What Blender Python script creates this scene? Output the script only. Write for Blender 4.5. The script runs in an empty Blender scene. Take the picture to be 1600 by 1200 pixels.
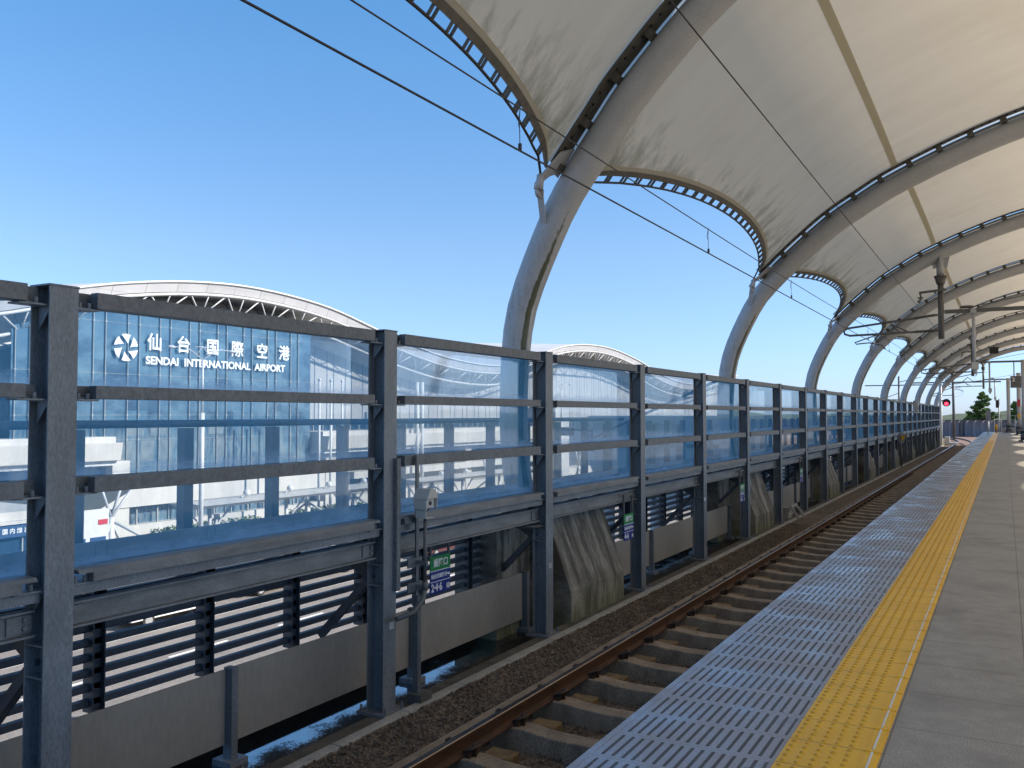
import bpy, math, random
from mathutils import Vector, Matrix
random.seed(7)
R = math.radians
scene = bpy.context.scene
col = scene.collection
D = bpy.data

# ------------------------------------------------------------------ camera, sky, sun, exposure
cam_d = D.cameras.new('camera'); cam = D.objects.new('camera', cam_d); col.objects.link(cam)
cam.location = (0, 0, 1.58)
cam.rotation_euler = (R(90 + 2.0), 0, R(29.266))
cam_d.sensor_fit = 'HORIZONTAL'; cam_d.sensor_width = 36.0
cam_d.lens = 1375.0 / 1600.0 * 36.0
cam_d.clip_start = 0.05; cam_d.clip_end = 5000
scene.camera = cam

SUN_AZ, SUN_EL = R(24), R(30.5)                       # azimuth from +X towards +Y
world = D.worlds.new('World'); scene.world = world; world.use_nodes = True
wn = world.node_tree.nodes; wl = world.node_tree.links
bg = wn['Background']
sky = wn.new('ShaderNodeTexSky'); sky.sky_type = 'NISHITA'; sky.sun_disc = False
sky.sun_elevation = SUN_EL; sky.sun_rotation = R(90) - SUN_AZ
sky.air_density = 1.0; sky.dust_density = 0.3; sky.ozone_density = 1.6; sky.altitude = 0
tint = wn.new('ShaderNodeMix'); tint.data_type = 'RGBA'; tint.blend_type = 'MULTIPLY'; tint.inputs[0].default_value = 1.0
tcw = wn.new('ShaderNodeTexCoord'); szw = wn.new('ShaderNodeSeparateXYZ'); wl.new(tcw.outputs['Generated'], szw.inputs[0])
rw = wn.new('ShaderNodeValToRGB'); wl.new(szw.outputs['Z'], rw.inputs['Fac']); el = rw.color_ramp.elements     # deep autumn blue overhead, pale at the horizon
el[0].position = .0; el[0].color = (.42, .56, 1.0, 1); e0 = el.new(.085); e0.color = (.555, .59, .72, 1); el[1].position = .45; el[1].color = (.46, .80, 1.0, 1)
e_ = el.new(.18); e_.color = (.56, .665, .81, 1)
wl.new(rw.outputs['Color'], tint.inputs[7])
wl.new(sky.outputs['Color'], tint.inputs[6]); wl.new(tint.outputs[2], bg.inputs['Color']); bg.inputs['Strength'].default_value = 0.097
sun_d = D.lights.new('sun', 'SUN'); sun = D.objects.new('sun', sun_d); col.objects.link(sun)
sdir = Vector((math.cos(SUN_EL) * math.cos(SUN_AZ), math.cos(SUN_EL) * math.sin(SUN_AZ), math.sin(SUN_EL)))
sun.rotation_euler = sdir.to_track_quat('Z', 'Y').to_euler()
sun.location = (40, 20, 40)
sun_d.energy = 3.8; sun_d.angle = R(0.5); sun_d.color = (1.0, 0.925, 0.815)
vs = scene.view_settings
vs.view_transform = 'Standard'; vs.look = 'None'; vs.gamma = 1.0; vs.use_curve_mapping = False
vs.exposure = 1.32
cy = scene.cycles
cy.max_bounces = 10; cy.transparent_max_bounces = 24; cy.diffuse_bounces = 5; cy.caustics_reflective = False; cy.caustics_refractive = False
try: cy.use_denoising = True
except Exception: pass

# ------------------------------------------------------------------ materials
def nodes_of(m): return m.node_tree.nodes, m.node_tree.links
def pos_vec(N, L, scale=(1, 1, 1)):
    g = N.new('ShaderNodeNewGeometry'); mp = N.new('ShaderNodeMapping'); mp.inputs['Scale'].default_value = scale
    L.new(g.outputs['Position'], mp.inputs['Vector']); return mp.outputs[0]
def noise(N, L, vec, scale, detail=5, rough=.6):
    n = N.new('ShaderNodeTexNoise'); n.inputs['Scale'].default_value = scale; n.inputs['Detail'].default_value = detail
    n.inputs['Roughness'].default_value = rough; L.new(vec, n.inputs['Vector']); return n.outputs['Fac']
def ramp(N, L, fac, a, b, ca=(0, 0, 0, 1), cb=(1, 1, 1, 1)):
    r = N.new('ShaderNodeValToRGB'); r.color_ramp.elements[0].position = a; r.color_ramp.elements[1].position = b
    r.color_ramp.elements[0].color = ca; r.color_ramp.elements[1].color = cb; L.new(fac, r.inputs['Fac']); return r.outputs['Color']
def mixc(N, L, fac, a, b, mode='MIX'):
    m = N.new('ShaderNodeMix'); m.data_type = 'RGBA'; m.blend_type = mode
    for i, v in ((0, fac), (6, a), (7, b)):
        if hasattr(v, 'is_output'): L.new(v, m.inputs[i])
        elif i == 0: m.inputs[0].default_value = v
        else: m.inputs[i].default_value = (*v[:3], 1)
    return m.outputs[2]
def mth(N, L, op, a, b=0.0, c=None):
    m = N.new('ShaderNodeMath'); m.operation = op
    for i, v in enumerate((a, b, c)):
        if v is None: continue
        if hasattr(v, 'is_output'): L.new(v, m.inputs[i])
        else: m.inputs[i].default_value = v
    return m.outputs[0]
def bump(N, L, bs, h, strength, dist=.01):
    b = N.new('ShaderNodeBump'); b.inputs['Strength'].default_value = strength; b.inputs['Distance'].default_value = dist
    L.new(h, b.inputs['Height']); L.new(b.outputs[0], bs.inputs['Normal'])
def mat(name, c, rough=.6, metal=0.0, c2=None, scale=6.0, stretch=(1, 1, 1), lo=.35, hi=.7, fine=0.0, bmp=0.0, spec=.5, rvar=0.0):
    m = D.materials.new(name); m.use_nodes = True; N, L = nodes_of(m); bs = N['Principled BSDF']
    bs.inputs['Roughness'].default_value = rough; bs.inputs['Metallic'].default_value = metal
    bs.inputs['Specular IOR Level'].default_value = spec
    if c2 is None: c2 = tuple(x * .78 for x in c)
    v = pos_vec(N, L, stretch); f = noise(N, L, v, scale)
    k = mixc(N, L, ramp(N, L, f, lo, hi), c2, c)
    if fine:
        f2 = noise(N, L, v, scale * 18, 2)
        k = mixc(N, L, fine, k, ramp(N, L, f2, .3, .7), 'OVERLAY')
    L.new(k, bs.inputs['Base Color'])
    if rvar: L.new(mth(N, L, 'MULTIPLY_ADD', f, rvar, rough - rvar / 2), bs.inputs['Roughness'])
    if bmp: bump(N, L, bs, noise(N, L, v, scale * 10, 3), bmp)
    return m
M = {}
M['steel'] = mat('dark galvanised steel', (.195, .215, .235), .46, .0, (.135, .15, .166), 5, (1, 1, .35), fine=.25, rvar=.2)
M['rail_steel'] = mat('mottled grey steel', (.15, .163, .175), .5, 0, (.088, .096, .104), 26, fine=.3)
M['beam_steel'] = mat('weathered beam steel', (.205, .212, .215), .5, 0, (.12, .126, .13), 7, (1, .35, 1.5), fine=.2)
M['ledge'] = mat('ledge sheet', (.30, .31, .32), .6, 0, (.20, .21, .22), 4, (1, .3, 1))
M['lsteel'] = mat('louvre steel', (.07, .08, .1), .38, 0, (.045, .055, .07), 5)
M['white_paint'] = mat('white paint', (.58, .58, .565), .5, 0, (.50, .50, .485), 3)
M['white_wall'] = mat('white panel wall', (.53, .505, .465), .6, 0, (.43, .41, .375), .8, (1, 1, .25))
M['grey_soffit'] = mat('grey soffit', (.62, .61, .59), .7, 0, None, 1.2)
M['concrete'] = mat('stained concrete', (.30, .285, .25), .85, 0, (.13, .125, .105), 3, (2.2, 2.2, .5), fine=.35, bmp=.25)
M['deck'] = mat('concrete deck', (.15, .135, .11), .8, 0, (.07, .063, .052), 3, fine=.4, bmp=.3)
M['kerb'] = mat('pale kerb', (.44, .43, .39), .8, 0, (.31, .30, .27), 4, fine=.3)
M['panel'] = mat('beige grey panel', (.335, .31, .27), .55, 0, (.285, .262, .228), 1.3, (1, 1, .3), fine=.08)
M['rust'] = mat('rusty rail side', (.10, .045, .022), .7, 0, (.055, .027, .016), 9, (1, .4, 1), fine=.3)
M['railtop'] = mat('polished rail head', (.36, .33, .31), .22, .9, (.26, .20, .17), 5, (1, .15, 1))
M['sleeper'] = mat('concrete sleeper', (.38, .30, .21), .85, 0, (.22, .17, .12), 5, (1, 1, .6), fine=.4, bmp=.2)
M['rustpad'] = mat('rust stained pad', (.26, .17, .07), .85, 0, (.13, .085, .04), 9, fine=.3)
M['clip'] = mat('rail clip iron', (.10, .055, .028), .6, 0, (.02, .014, .012), 20)
M['tubepaint'] = mat('grey tube paint', (.42, .425, .435), .40, 0, (.365, .37, .378), 2.2, fine=.08)
M['clamp'] = mat('dark clamp bar', (.12, .112, .098), .6, 0, (.07, .067, .055), 7)
M['cable'] = mat('dark cable', (.02, .02, .025), .5)
M['hanger'] = mat('grey hanger steel', (.13, .13, .125), .5, 0, (.09, .09, .088), 4)
M['black'] = mat('black', (.012, .012, .013), .5)
M['asphalt'] = mat('pale road concrete', (.235, .21, .19), .9, 0, (.19, .17, .155), .6, fine=.2)
M['paving'] = mat('forecourt paving', (.30, .285, .26), .9, 0, (.21, .20, .185), .4, fine=.2)
M['marking'] = mat('road marking', (.75, .75, .73), .8, 0, (.6, .6, .58), 3)
M['ygreen'] = mat('lawn', (.10, .15, .035), .9, 0, (.05, .09, .02), 3, fine=.5)
M['leaf'] = mat('leaf', (.075, .125, .03), .7, 0, (.03, .06, .016), 1.5)
M['pine'] = mat('pine needle', (.17, .25, .05), .75, 0, (.07, .125, .03), .9)
M['bark'] = mat('bark', (.10, .07, .05), .9)
M['hillm'] = mat('wooded hill', (.09, .11, .05), .95, 0, (.045, .065, .03), .12, fine=.4)
M['corr'] = mat('corrugated sheet', (.27, .27, .29), .5, 0, (.21, .21, .23), 1.0)
M['bounce_ballast'] = mat('pale bounce ballast', (.46, .40, .32), .95, 0, (.36, .31, .245), 6, fine=.4)
M['redgravel'] = mat('red brown gravel', (.26, .15, .11), .95, 0, (.15, .095, .07), 3, fine=.5)
M['yellow'] = mat('tactile yellow', (.87, .48, .012), .42, 0, (.77, .41, .01), 1.6, fine=.06)
M['yellow2'] = mat('orange yellow', (.72, .36, .02), .5)
M['inner_white'] = mat('white bar', (.72, .71, .66), .5)
M['green_sign'] = mat('sign green', (.01, .22, .055), .4, 0, (.01, .2, .05), 1)
M['blue_sign'] = mat('sign blue', (.012, .025, .22), .4, 0, (.012, .025, .2), 1)
M['sign_white'] = mat('sign white', (.72, .72, .72), .45, 0, (.7, .7, .7), 1)
M['roofwhite'] = mat('roof white', (.56, .56, .56), .45, 0, (.5, .5, .5), .5)
M['fascia'] = mat('fascia silver', (.46, .46, .47), .45, 0, (.40, .40, .41), .6)
M['darkglass'] = mat('dark glazing', (.012, .03, .06), .12, 0, (.02, .05, .09), .6, spec=.8)
def curtain():
    m = D.materials.new('curtain wall glass'); m.use_nodes = True; N, L = nodes_of(m); bs = N['Principled BSDF']
    g = N.new('ShaderNodeNewGeometry'); sp = N.new('ShaderNodeSeparateXYZ'); L.new(g.outputs['Position'], sp.inputs[0])
    cb = N.new('ShaderNodeCombineXYZ'); L.new(mth(N, L, 'FLOOR', mth(N, L, 'DIVIDE', mth(N, L, 'SUBTRACT', sp.outputs['Y'], .3), .983)), cb.inputs[0]); L.new(mth(N, L, 'FLOOR', mth(N, L, 'DIVIDE', sp.outputs['Z'], 1.9)), cb.inputs[1])
    w = N.new('ShaderNodeTexWhiteNoise'); w.noise_dimensions = '2D'; L.new(cb.outputs[0], w.inputs['Vector'])
    b = noise(N, L, pos_vec(N, L, (1, .25, .5)), 1.0, 6, .7)
    c = mixc(N, L, w.outputs['Value'], (.012, .036, .07), (.055, .115, .17)); c = mixc(N, L, ramp(N, L, b, .44, .66), c, (.10, .175, .225))
    lo = N.new('ShaderNodeMapRange'); lo.inputs[1].default_value = 1.5; lo.inputs[2].default_value = -.5; lo.inputs[3].default_value = 0; lo.inputs[4].default_value = .55; L.new(sp.outputs['Z'], lo.inputs[0])
    v = ramp(N, L, noise(N, L, pos_vec(N, L, (1, 2.2, .35)), 1.3, 4, .8), .47, .53)
    c = mixc(N, L, mth(N, L, 'MULTIPLY', v, lo.outputs[0]), c, (.19, .22, .22))       # blinds and partitions inside the lower floors
    L.new(c, bs.inputs['Base Color']); bs.inputs['Roughness'].default_value = .09; bs.inputs['Specular IOR Level'].default_value = .8
    bump(N, L, bs, noise(N, L, pos_vec(N, L), .8, 2), .05, .2); return m
M['curtain'] = curtain()
M['partition'] = mat('inner partition', (.17, .20, .205), .4, 0, (.09, .12, .14), 1.4)
M['mullion'] = mat('pale mullion', (.36, .36, .34), .5)
M['bluebox'] = mat('blue fascia', (.016, .055, .15), .45)
M['red'] = mat('red paint', (.5, .03, .03), .4)
M['carwhite'] = mat('car white', (.78, .78, .78), .2, 0, (.76, .76, .76), 1, spec=.7)
M['cardark'] = mat('car dark', (.05, .055, .07), .2, 0, (.05, .055, .06), 1, spec=.7)
M['carred'] = mat('car red', (.07, .018, .024), .2, 0, (.06, .015, .02), 1, spec=.7)
M['carsilver'] = mat('car silver', (.4, .42, .45), .25, .4)
M['tyre'] = mat('tyre', (.015, .015, .016), .85)
M['hub'] = mat('hub', (.45, .45, .46), .35, .6)
M['annex'] = mat('annex wall panels', (.52, .54, .52), .6, 0, (.44, .46, .46), .7)
M['camwhite'] = mat('camera housing paint', (.50, .49, .45), .55, 0, (.42, .41, .37), 8)

def rust_runs(m, k=.45):
    N, L = nodes_of(m); bs = N['Principled BSDF']; src = bs.inputs['Base Color'].links[0].from_socket
    a_ = ramp(N, L, noise(N, L, pos_vec(N, L, (6, 6, .7)), 2.2, 7, .7), .60, .76); b_ = ramp(N, L, noise(N, L, pos_vec(N, L), 1.1, 3), .45, .65)
    L.new(mixc(N, L, mth(N, L, 'MULTIPLY', mth(N, L, 'MULTIPLY', a_, b_), k), src, (.19, .135, .09)), bs.inputs['Base Color'])
    d_ = ramp(N, L, noise(N, L, pos_vec(N, L, (3, 3, .35)), 1.6, 8, .75), .52, .75)
    L.new(mixc(N, L, mth(N, L, 'MULTIPLY', d_, .3), bs.inputs['Base Color'].links[0].from_socket, (.30, .31, .32)), bs.inputs['Base Color'])
for k_ in ('steel', 'beam_steel', 'rail_steel'): rust_runs(M[k_])
def ballast():
    m = D.materials.new('ballast gravel'); m.use_nodes = True; N, L = nodes_of(m); bs = N['Principled BSDF']
    v = pos_vec(N, L); w = N.new('ShaderNodeTexVoronoi'); w.inputs['Scale'].default_value = 26; L.new(v, w.inputs['Vector'])
    k = mixc(N, L, w.outputs['Color'], (.10, .073, .052), (.31, .24, .175))
    big = ramp(N, L, noise(N, L, v, 1.3), .35, .7)
    k = mixc(N, L, big, mixc(N, L, .5, k, (.07, .054, .034)), k)
    L.new(k, bs.inputs['Base Color']); bs.inputs['Roughness'].default_value = .95
    bump(N, L, bs, w.outputs['Distance'], 1.0, .03); return m
M['ballast'] = ballast()

def membrane():
    m = D.materials.new('white roof membrane'); m.use_nodes = True; N, L = nodes_of(m); out = N['Material Output']; N.remove(N['Principled BSDF'])
    v = pos_vec(N, L, (.28, 2.4, .28)); st = noise(N, L, v, 1.1, 8, .55)
    v1 = pos_vec(N, L); blot = noise(N, L, v1, .55, 4)
    c = mixc(N, L, ramp(N, L, st, .30, .72), (.78, .70, .59), (.83, .75, .635))
    c = mixc(N, L, mth(N, L, 'MULTIPLY', ramp(N, L, blot, .5, .8), .35), c, (.60, .52, .40))
    # mossy dirt settled along the lower eaves
    g = N.new('ShaderNodeNewGeometry'); sp = N.new('ShaderNodeSeparateXYZ'); L.new(g.outputs['Position'], sp.inputs[0])
    mr = N.new('ShaderNodeMapRange'); mr.inputs[1].default_value = 4.7; mr.inputs[2].default_value = 6.2; mr.inputs[3].default_value = 1; mr.inputs[4].default_value = 0
    L.new(sp.outputs['Z'], mr.inputs[0])
    v2 = pos_vec(N, L, (1, 2.2, 1)); dn = noise(N, L, v2, 1.1, 9, .72)
    msk = mth(N, L, 'MULTIPLY', ramp(N, L, mth(N, L, 'MULTIPLY_ADD', mr.outputs[0], .26, dn), .58, .74), .9)
    c = mixc(N, L, mth(N, L, 'MULTIPLY', msk, mr.outputs[0]), c, (.17, .155, .085))
    df = N.new('ShaderNodeBsdfDiffuse'); tr = N.new('ShaderNodeBsdfTranslucent'); L.new(c, df.inputs[0])
    ct = mixc(N, L, 1.0, c, (1.0, .90, .75), 'MULTIPLY'); L.new(ct, tr.inputs[0])
    mx = N.new('ShaderNodeMixShader'); mx.inputs[0].default_value = .36; L.new(df.outputs[0], mx.inputs[1]); L.new(tr.outputs[0], mx.inputs[2])
    L.new(mx.outputs[0], out.inputs[0]); return m
M['membrane'] = membrane()
def thin(name, c, fac):
    m = D.materials.new(name); m.use_nodes = True; N, L = nodes_of(m); out = N['Material Output']; N.remove(N['Principled BSDF'])
    df = N.new('ShaderNodeBsdfDiffuse'); tr = N.new('ShaderNodeBsdfTranslucent'); df.inputs[0].default_value = (*c, 1); tr.inputs[0].default_value = (*c, 1)
    mx = N.new('ShaderNodeMixShader'); mx.inputs[0].default_value = fac; L.new(df.outputs[0], mx.inputs[1]); L.new(tr.outputs[0], mx.inputs[2])
    L.new(mx.outputs[0], out.inputs[0]); return m
M['cover'] = thin('white cover strip', (.85, .82, .74), .55)
M['seam'] = thin('seam tape', (.58, .53, .40), .35)
M['hem'] = thin('beige membrane hem', (.50, .43, .30), .25)

def pane():
    m = D.materials.new('blue tinted acrylic pane'); m.use_nodes = True; N, L = nodes_of(m); out = N['Material Output']; N.remove(N['Principled BSDF'])
    g = N.new('ShaderNodeNewGeometry'); sp = N.new('ShaderNodeSeparateXYZ'); L.new(g.outputs['Position'], sp.inputs[0])
    fr = mth(N, L, 'FRACT', mth(N, L, 'DIVIDE', mth(N, L, 'SUBTRACT', sp.outputs['Z'], .57), .6))
    n1 = noise(N, L, pos_vec(N, L, (1, 1.3, 2)), 2.0, 5)
    dirt = mth(N, L, 'SUBTRACT', mth(N, L, 'MULTIPLY', n1, .32), fr)      # grime along the bottom of each sheet
    dirt = ramp(N, L, dirt, .0, .14)
    smear = ramp(N, L, noise(N, L, pos_vec(N, L, (1, 3, .8)), .8, 6), .4, .75)
    drip = ramp(N, L, noise(N, L, pos_vec(N, L, (1, 11, .5)), 1.7, 6, .65), .52, .74)
    tp = N.new('ShaderNodeBsdfTransparent'); tp.inputs[0].default_value = (.95, .98, 1, 1)
    tl = N.new('ShaderNodeBsdfTranslucent'); tl.inputs[0].default_value = (.20, .72, 1, 1)
    wt = N.new('ShaderNodeBsdfTranslucent'); wt.inputs[0].default_value = (.75, .82, .9, 1)
    gl = N.new('ShaderNodeBsdfGlossy'); gl.inputs[1].default_value = .04 if False else .04
    gl.inputs['Roughness'].default_value = .04
    a = N.new('ShaderNodeMixShader'); L.new(mth(N, L, 'MULTIPLY_ADD', smear, .06, .145), a.inputs[0]); L.new(tp.outputs[0], a.inputs[1]); L.new(tl.outputs[0], a.inputs[2])
    b = N.new('ShaderNodeMixShader'); L.new(mth(N, L, 'MULTIPLY_ADD', dirt, .28, mth(N, L, 'MULTIPLY_ADD', drip, .035, mth(N, L, 'MULTIPLY_ADD', smear, .04, .012))), b.inputs[0]); L.new(a.outputs[0], b.inputs[1]); L.new(wt.outputs[0], b.inputs[2])
    c = N.new('ShaderNodeMixShader'); fz = N.new('ShaderNodeFresnel'); fz.inputs[0].default_value = 1.3
    L.new(mth(N, L, 'MULTIPLY', fz.outputs[0], .35), c.inputs[0]); L.new(b.outputs[0], c.inputs[1]); L.new(gl.outputs[0], c.inputs[2])
    L.new(c.outputs[0], out.inputs[0]); return m
M['pane'] = pane()

def wetfloor():
    m = D.materials.new('wet concrete'); m.use_nodes = True; N, L = nodes_of(m); bs = N['Principled BSDF']
    v = pos_vec(N, L); n = noise(N, L, v, 2.2, 7, .65); f2 = noise(N, L, v, 45, 2)
    g = N.new('ShaderNodeNewGeometry'); sp = N.new('ShaderNodeSeparateXYZ'); L.new(g.outputs['Position'], sp.inputs[0])
    xg = N.new('ShaderNodeMapRange'); xg.inputs[1].default_value = -6.0; xg.inputs[2].default_value = -5.36; xg.inputs[3].default_value = -.30; xg.inputs[4].default_value = .28; L.new(sp.outputs['X'], xg.inputs[0])
    yg = N.new('ShaderNodeMapRange'); yg.inputs[1].default_value = 9; yg.inputs[2].default_value = 16; yg.inputs[3].default_value = 0; yg.inputs[4].default_value = .18; L.new(sp.outputs['Y'], yg.inputs[0])
    w = ramp(N, L, mth(N, L, 'ADD', mth(N, L, 'ADD', xg.outputs[0], yg.outputs[0]), mth(N, L, 'MULTIPLY_ADD', f2, .42, mth(N, L, 'MULTIPLY', n, .9))), .52, .68)
    L.new(mixc(N, L, w, (.006, .006, .006), (.03, .027, .022)), bs.inputs['Base Color'])
    L.new(mth(N, L, 'MULTIPLY_ADD', w, .55, .035), bs.inputs['Roughness']); L.new(mth(N, L, 'MULTIPLY_ADD', w, -.62, .8), bs.inputs['Specular IOR Level'])
    L.new(mth(N, L, 'MULTIPLY_ADD', w, -2.0, 3.4), bs.inputs['IOR']); bump(N, L, bs, f2, .06, .002); return m
M['wet'] = wetfloor()

def platform_mat():
    m = D.materials.new('platform paving'); m.use_nodes = True; N, L = nodes_of(m); bs = N['Principled BSDF']
    g = N.new('ShaderNodeNewGeometry'); sp = N.new('ShaderNodeSeparateXYZ'); L.new(g.outputs['Position'], sp.inputs[0])
    X, Y = sp.outputs['X'], sp.outputs['Y']; v = pos_vec(N, L)
    grain = noise(N, L, v, 120, 4, .8); big = noise(N, L, v, 1.7, 6); stain = noise(N, L, v, .7, 5)
    # pavers beyond the tactile strip: granite grain, dark joints, trodden stains
    pv = mixc(N, L, ramp(N, L, grain, .38, .64), (.145, .128, .103), (.50, .452, .378))
    pv = mixc(N, L, mth(N, L, 'MULTIPLY', ramp(N, L, big, .46, .66), .75), pv, (.165, .148, .122))
    pv = mixc(N, L, mth(N, L, 'MULTIPLY', ramp(N, L, stain, .42, .62), .4), pv, (.30, .275, .235))
    mot = noise(N, L, v, 8, 8, .7); pv = mixc(N, L, mth(N, L, 'MULTIPLY', ramp(N, L, mot, .40, .66), .38), pv, (.145, .13, .107))
    spot = N.new('ShaderNodeTexVoronoi'); spot.inputs['Scale'].default_value = 1.6; L.new(v, spot.inputs['Vector'])
    pv = mixc(N, L, mth(N, L, 'MULTIPLY', mth(N, L, 'LESS_THAN', spot.outputs['Distance'], .035), .7), pv, (.05, .048, .045))
    def line(c, period, off, w):
        fr = mth(N, L, 'FRACT', mth(N, L, 'DIVIDE', mth(N, L, 'SUBTRACT', c, off), period))
        return mth(N, L, 'LESS_THAN', fr, w / period)
    j = mth(N, L, 'MAXIMUM', line(Y, .655, .31, .007), line(X, .60, .075, .008))
    pv = mixc(N, L, mth(N, L, 'MULTIPLY', j, .7), pv, (.06, .055, .05))
    # edge tiles: speckled pale grey with dark rubber bars
    tl = mixc(N, L, ramp(N, L, grain, .36, .66), (.165, .163, .18), (.405, .40, .435))
    tl = mixc(N, L, mth(N, L, 'MULTIPLY', ramp(N, L, big, .48, .72), .35), tl, (.25, .25, .26))
    fy = mth(N, L, 'FRACT', mth(N, L, 'DIVIDE', mth(N, L, 'SUBTRACT', Y, .498), .331))
    fx = mth(N, L, 'FRACT', mth(N, L, 'DIVIDE', mth(N, L, 'ADD', X, 1.741), .0497))
    ay = mth(N, L, 'ABSOLUTE', mth(N, L, 'SUBTRACT', fy, .5)); ax = mth(N, L, 'ABSOLUTE', mth(N, L, 'SUBTRACT', fx, .5))
    bar = mth(N, L, 'MULTIPLY', mth(N, L, 'LESS_THAN', ay, .42), mth(N, L, 'LESS_THAN', ax, .17))
    inr = mth(N, L, 'MULTIPLY', mth(N, L, 'GREATER_THAN', X, -1.71), mth(N, L, 'LESS_THAN', X, -.965))
    bar = mth(N, L, 'MULTIPLY', bar, inr)
    tj = line(Y, .331, .4955, .005)
    tl = mixc(N, L, mth(N, L, 'MULTIPLY', tj, .5), tl, (.10, .10, .10))
    tl = mixc(N, L, bar, tl, (.055, .054, .056))
    side = mth(N, L, 'LESS_THAN', X, -.735)
    c = mixc(N, L, side, pv, tl); L.new(c, bs.inputs['Base Color'])
    rg = mth(N, L, 'MULTIPLY_ADD', ramp(N, L, noise(N, L, pos_vec(N, L, (1, .8, 1)), 1.9, 6, .65), .40, .62), .30, .17); bs.inputs['Specular IOR Level'].default_value = .7
    rg = mth(N, L, 'ADD', mth(N, L, 'MULTIPLY', bar, .3), rg)
    mxr = N.new('ShaderNodeMix'); L.new(side, mxr.inputs[0]); mxr.inputs[2].default_value = .62; L.new(rg, mxr.inputs[3]); L.new(mxr.outputs[0], bs.inputs['Roughness'])
    bump(N, L, bs, mth(N, L, 'SUBTRACT', grain, mth(N, L, 'MULTIPLY', bar, -1.0)), .05, .002); return m
M['platform'] = platform_mat()

def tile_yellow():
    m = M['yellow'].copy(); m.name = 'tactile yellow tiles'; N, L = nodes_of(m); bs = N['Principled BSDF']
    src = bs.inputs['Base Color'].links[0].from_socket
    g = N.new('ShaderNodeNewGeometry'); sp = N.new('ShaderNodeSeparateXYZ'); L.new(g.outputs['Position'], sp.inputs[0])
    fr = mth(N, L, 'FRACT', mth(N, L, 'DIVIDE', mth(N, L, 'SUBTRACT', sp.outputs['Y'], .483), .331))
    j = mth(N, L, 'LESS_THAN', fr, .019)
    wear = mth(N, L, 'MULTIPLY', ramp(N, L, noise(N, L, pos_vec(N, L, (1, .5, 1)), 3.5, 7), .5, .75), .3)
    c = mixc(N, L, wear, src, (.58, .36, .05))
    L.new(mixc(N, L, mth(N, L, 'MULTIPLY', j, .9), c, (.06, .035, .006)), bs.inputs['Base Color']); return m
M['yellow_tiles'] = tile_yellow()

def wall_panels(name, base, slit, period, offs, w, axis='Y'):
    m = D.materials.new(name); m.use_nodes = True; N, L = nodes_of(m); bs = N['Principled BSDF']
    g = N.new('ShaderNodeNewGeometry'); sp = N.new('ShaderNodeSeparateXYZ'); L.new(g.outputs['Position'], sp.inputs[0])
    k = None
    for o in offs:
        fr = mth(N, L, 'FRACT', mth(N, L, 'DIVIDE', mth(N, L, 'SUBTRACT', sp.outputs[axis], o), period))
        t = mth(N, L, 'LESS_THAN', fr, w / period); k = t if k is None else mth(N, L, 'MAXIMUM', k, t)
    n = ramp(N, L, noise(N, L, pos_vec(N, L, (1, 1, .4)), .8), .3, .7)
    zj = mth(N, L, 'LESS_THAN', mth(N, L, 'FRACT', mth(N, L, 'DIVIDE', sp.outputs['Z'], 1.55)), .02)
    b = mixc(N, L, n, tuple(x * .85 for x in base), base); b = mixc(N, L, mth(N, L, 'MULTIPLY', zj, .35), b, (.1, .1, .1))
    L.new(mixc(N, L, k, b, slit), bs.inputs['Base Color'])
    L.new(mth(N, L, 'MULTIPLY_ADD', k, -.5, .65), bs.inputs['Roughness']); return m
M['terminal_panels'] = wall_panels('terminal wall panels', (.33, .33, .33), (.012, .035, .075), 2.95, (.3, 1.35), .13)
M['fascia_panels'] = wall_panels('fascia with joints', (.44, .44, .46), (.2, .2, .21), 3.0, (.5,), .05)
M['tower'] = wall_panels('end wall panels', (.42, .42, .43), (.3, .3, .3), 2.2, (.1,), .03, 'Y')

def tube_mat():
    m = M['tubepaint'].copy(); m.name = 'arch tube paint'; N, L = nodes_of(m); bs = N['Principled BSDF']
    src = bs.inputs['Base Color'].links[0].from_socket
    g = N.new('ShaderNodeNewGeometry'); sp = N.new('ShaderNodeSeparateXYZ'); L.new(g.outputs['Position'], sp.inputs[0])
    sn = N.new('ShaderNodeSeparateXYZ'); L.new(g.outputs['Normal'], sn.inputs[0])
    zl = N.new('ShaderNodeMapRange'); zl.inputs[1].default_value = 3.0; zl.inputs[2].default_value = 4.5; zl.inputs[3].default_value = 1; zl.inputs[4].default_value = 0
    L.new(sp.outputs['Z'], zl.inputs[0])
    n = noise(N, L, pos_vec(N, L, (4, 4, .9)), 3.2, 8, .7)
    # a green algae streak where water runs down the inner side of the tube
    st = mth(N, L, 'SUBTRACT', 1.0, mth(N, L, 'MULTIPLY', mth(N, L, 'ABSOLUTE', mth(N, L, 'SUBTRACT', sn.outputs['Y'], -.50)), 3.6))
    inner = mth(N, L, 'GREATER_THAN', sn.outputs['X'], .2)
    st = mth(N, L, 'MULTIPLY', mth(N, L, 'MULTIPLY', st, inner), zl.outputs[0])
    gm = ramp(N, L, mth(N, L, 'MULTIPLY_ADD', n, .8, mth(N, L, 'MULTIPLY', st, .85)), .58, .74)
    gm = mth(N, L, 'MULTIPLY', gm, mth(N, L, 'GREATER_THAN', st, .02))
    dirt = mth(N, L, 'MULTIPLY', mth(N, L, 'MULTIPLY', ramp(N, L, n, .50, .66), zl.outputs[0]), .55)
    c = mixc(N, L, dirt, src, (.16, .155, .145))
    L.new(mixc(N, L, gm, c, (.045, .055, .022)), bs.inputs['Base Color']); return m
M['tube'] = tube_mat()

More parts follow.
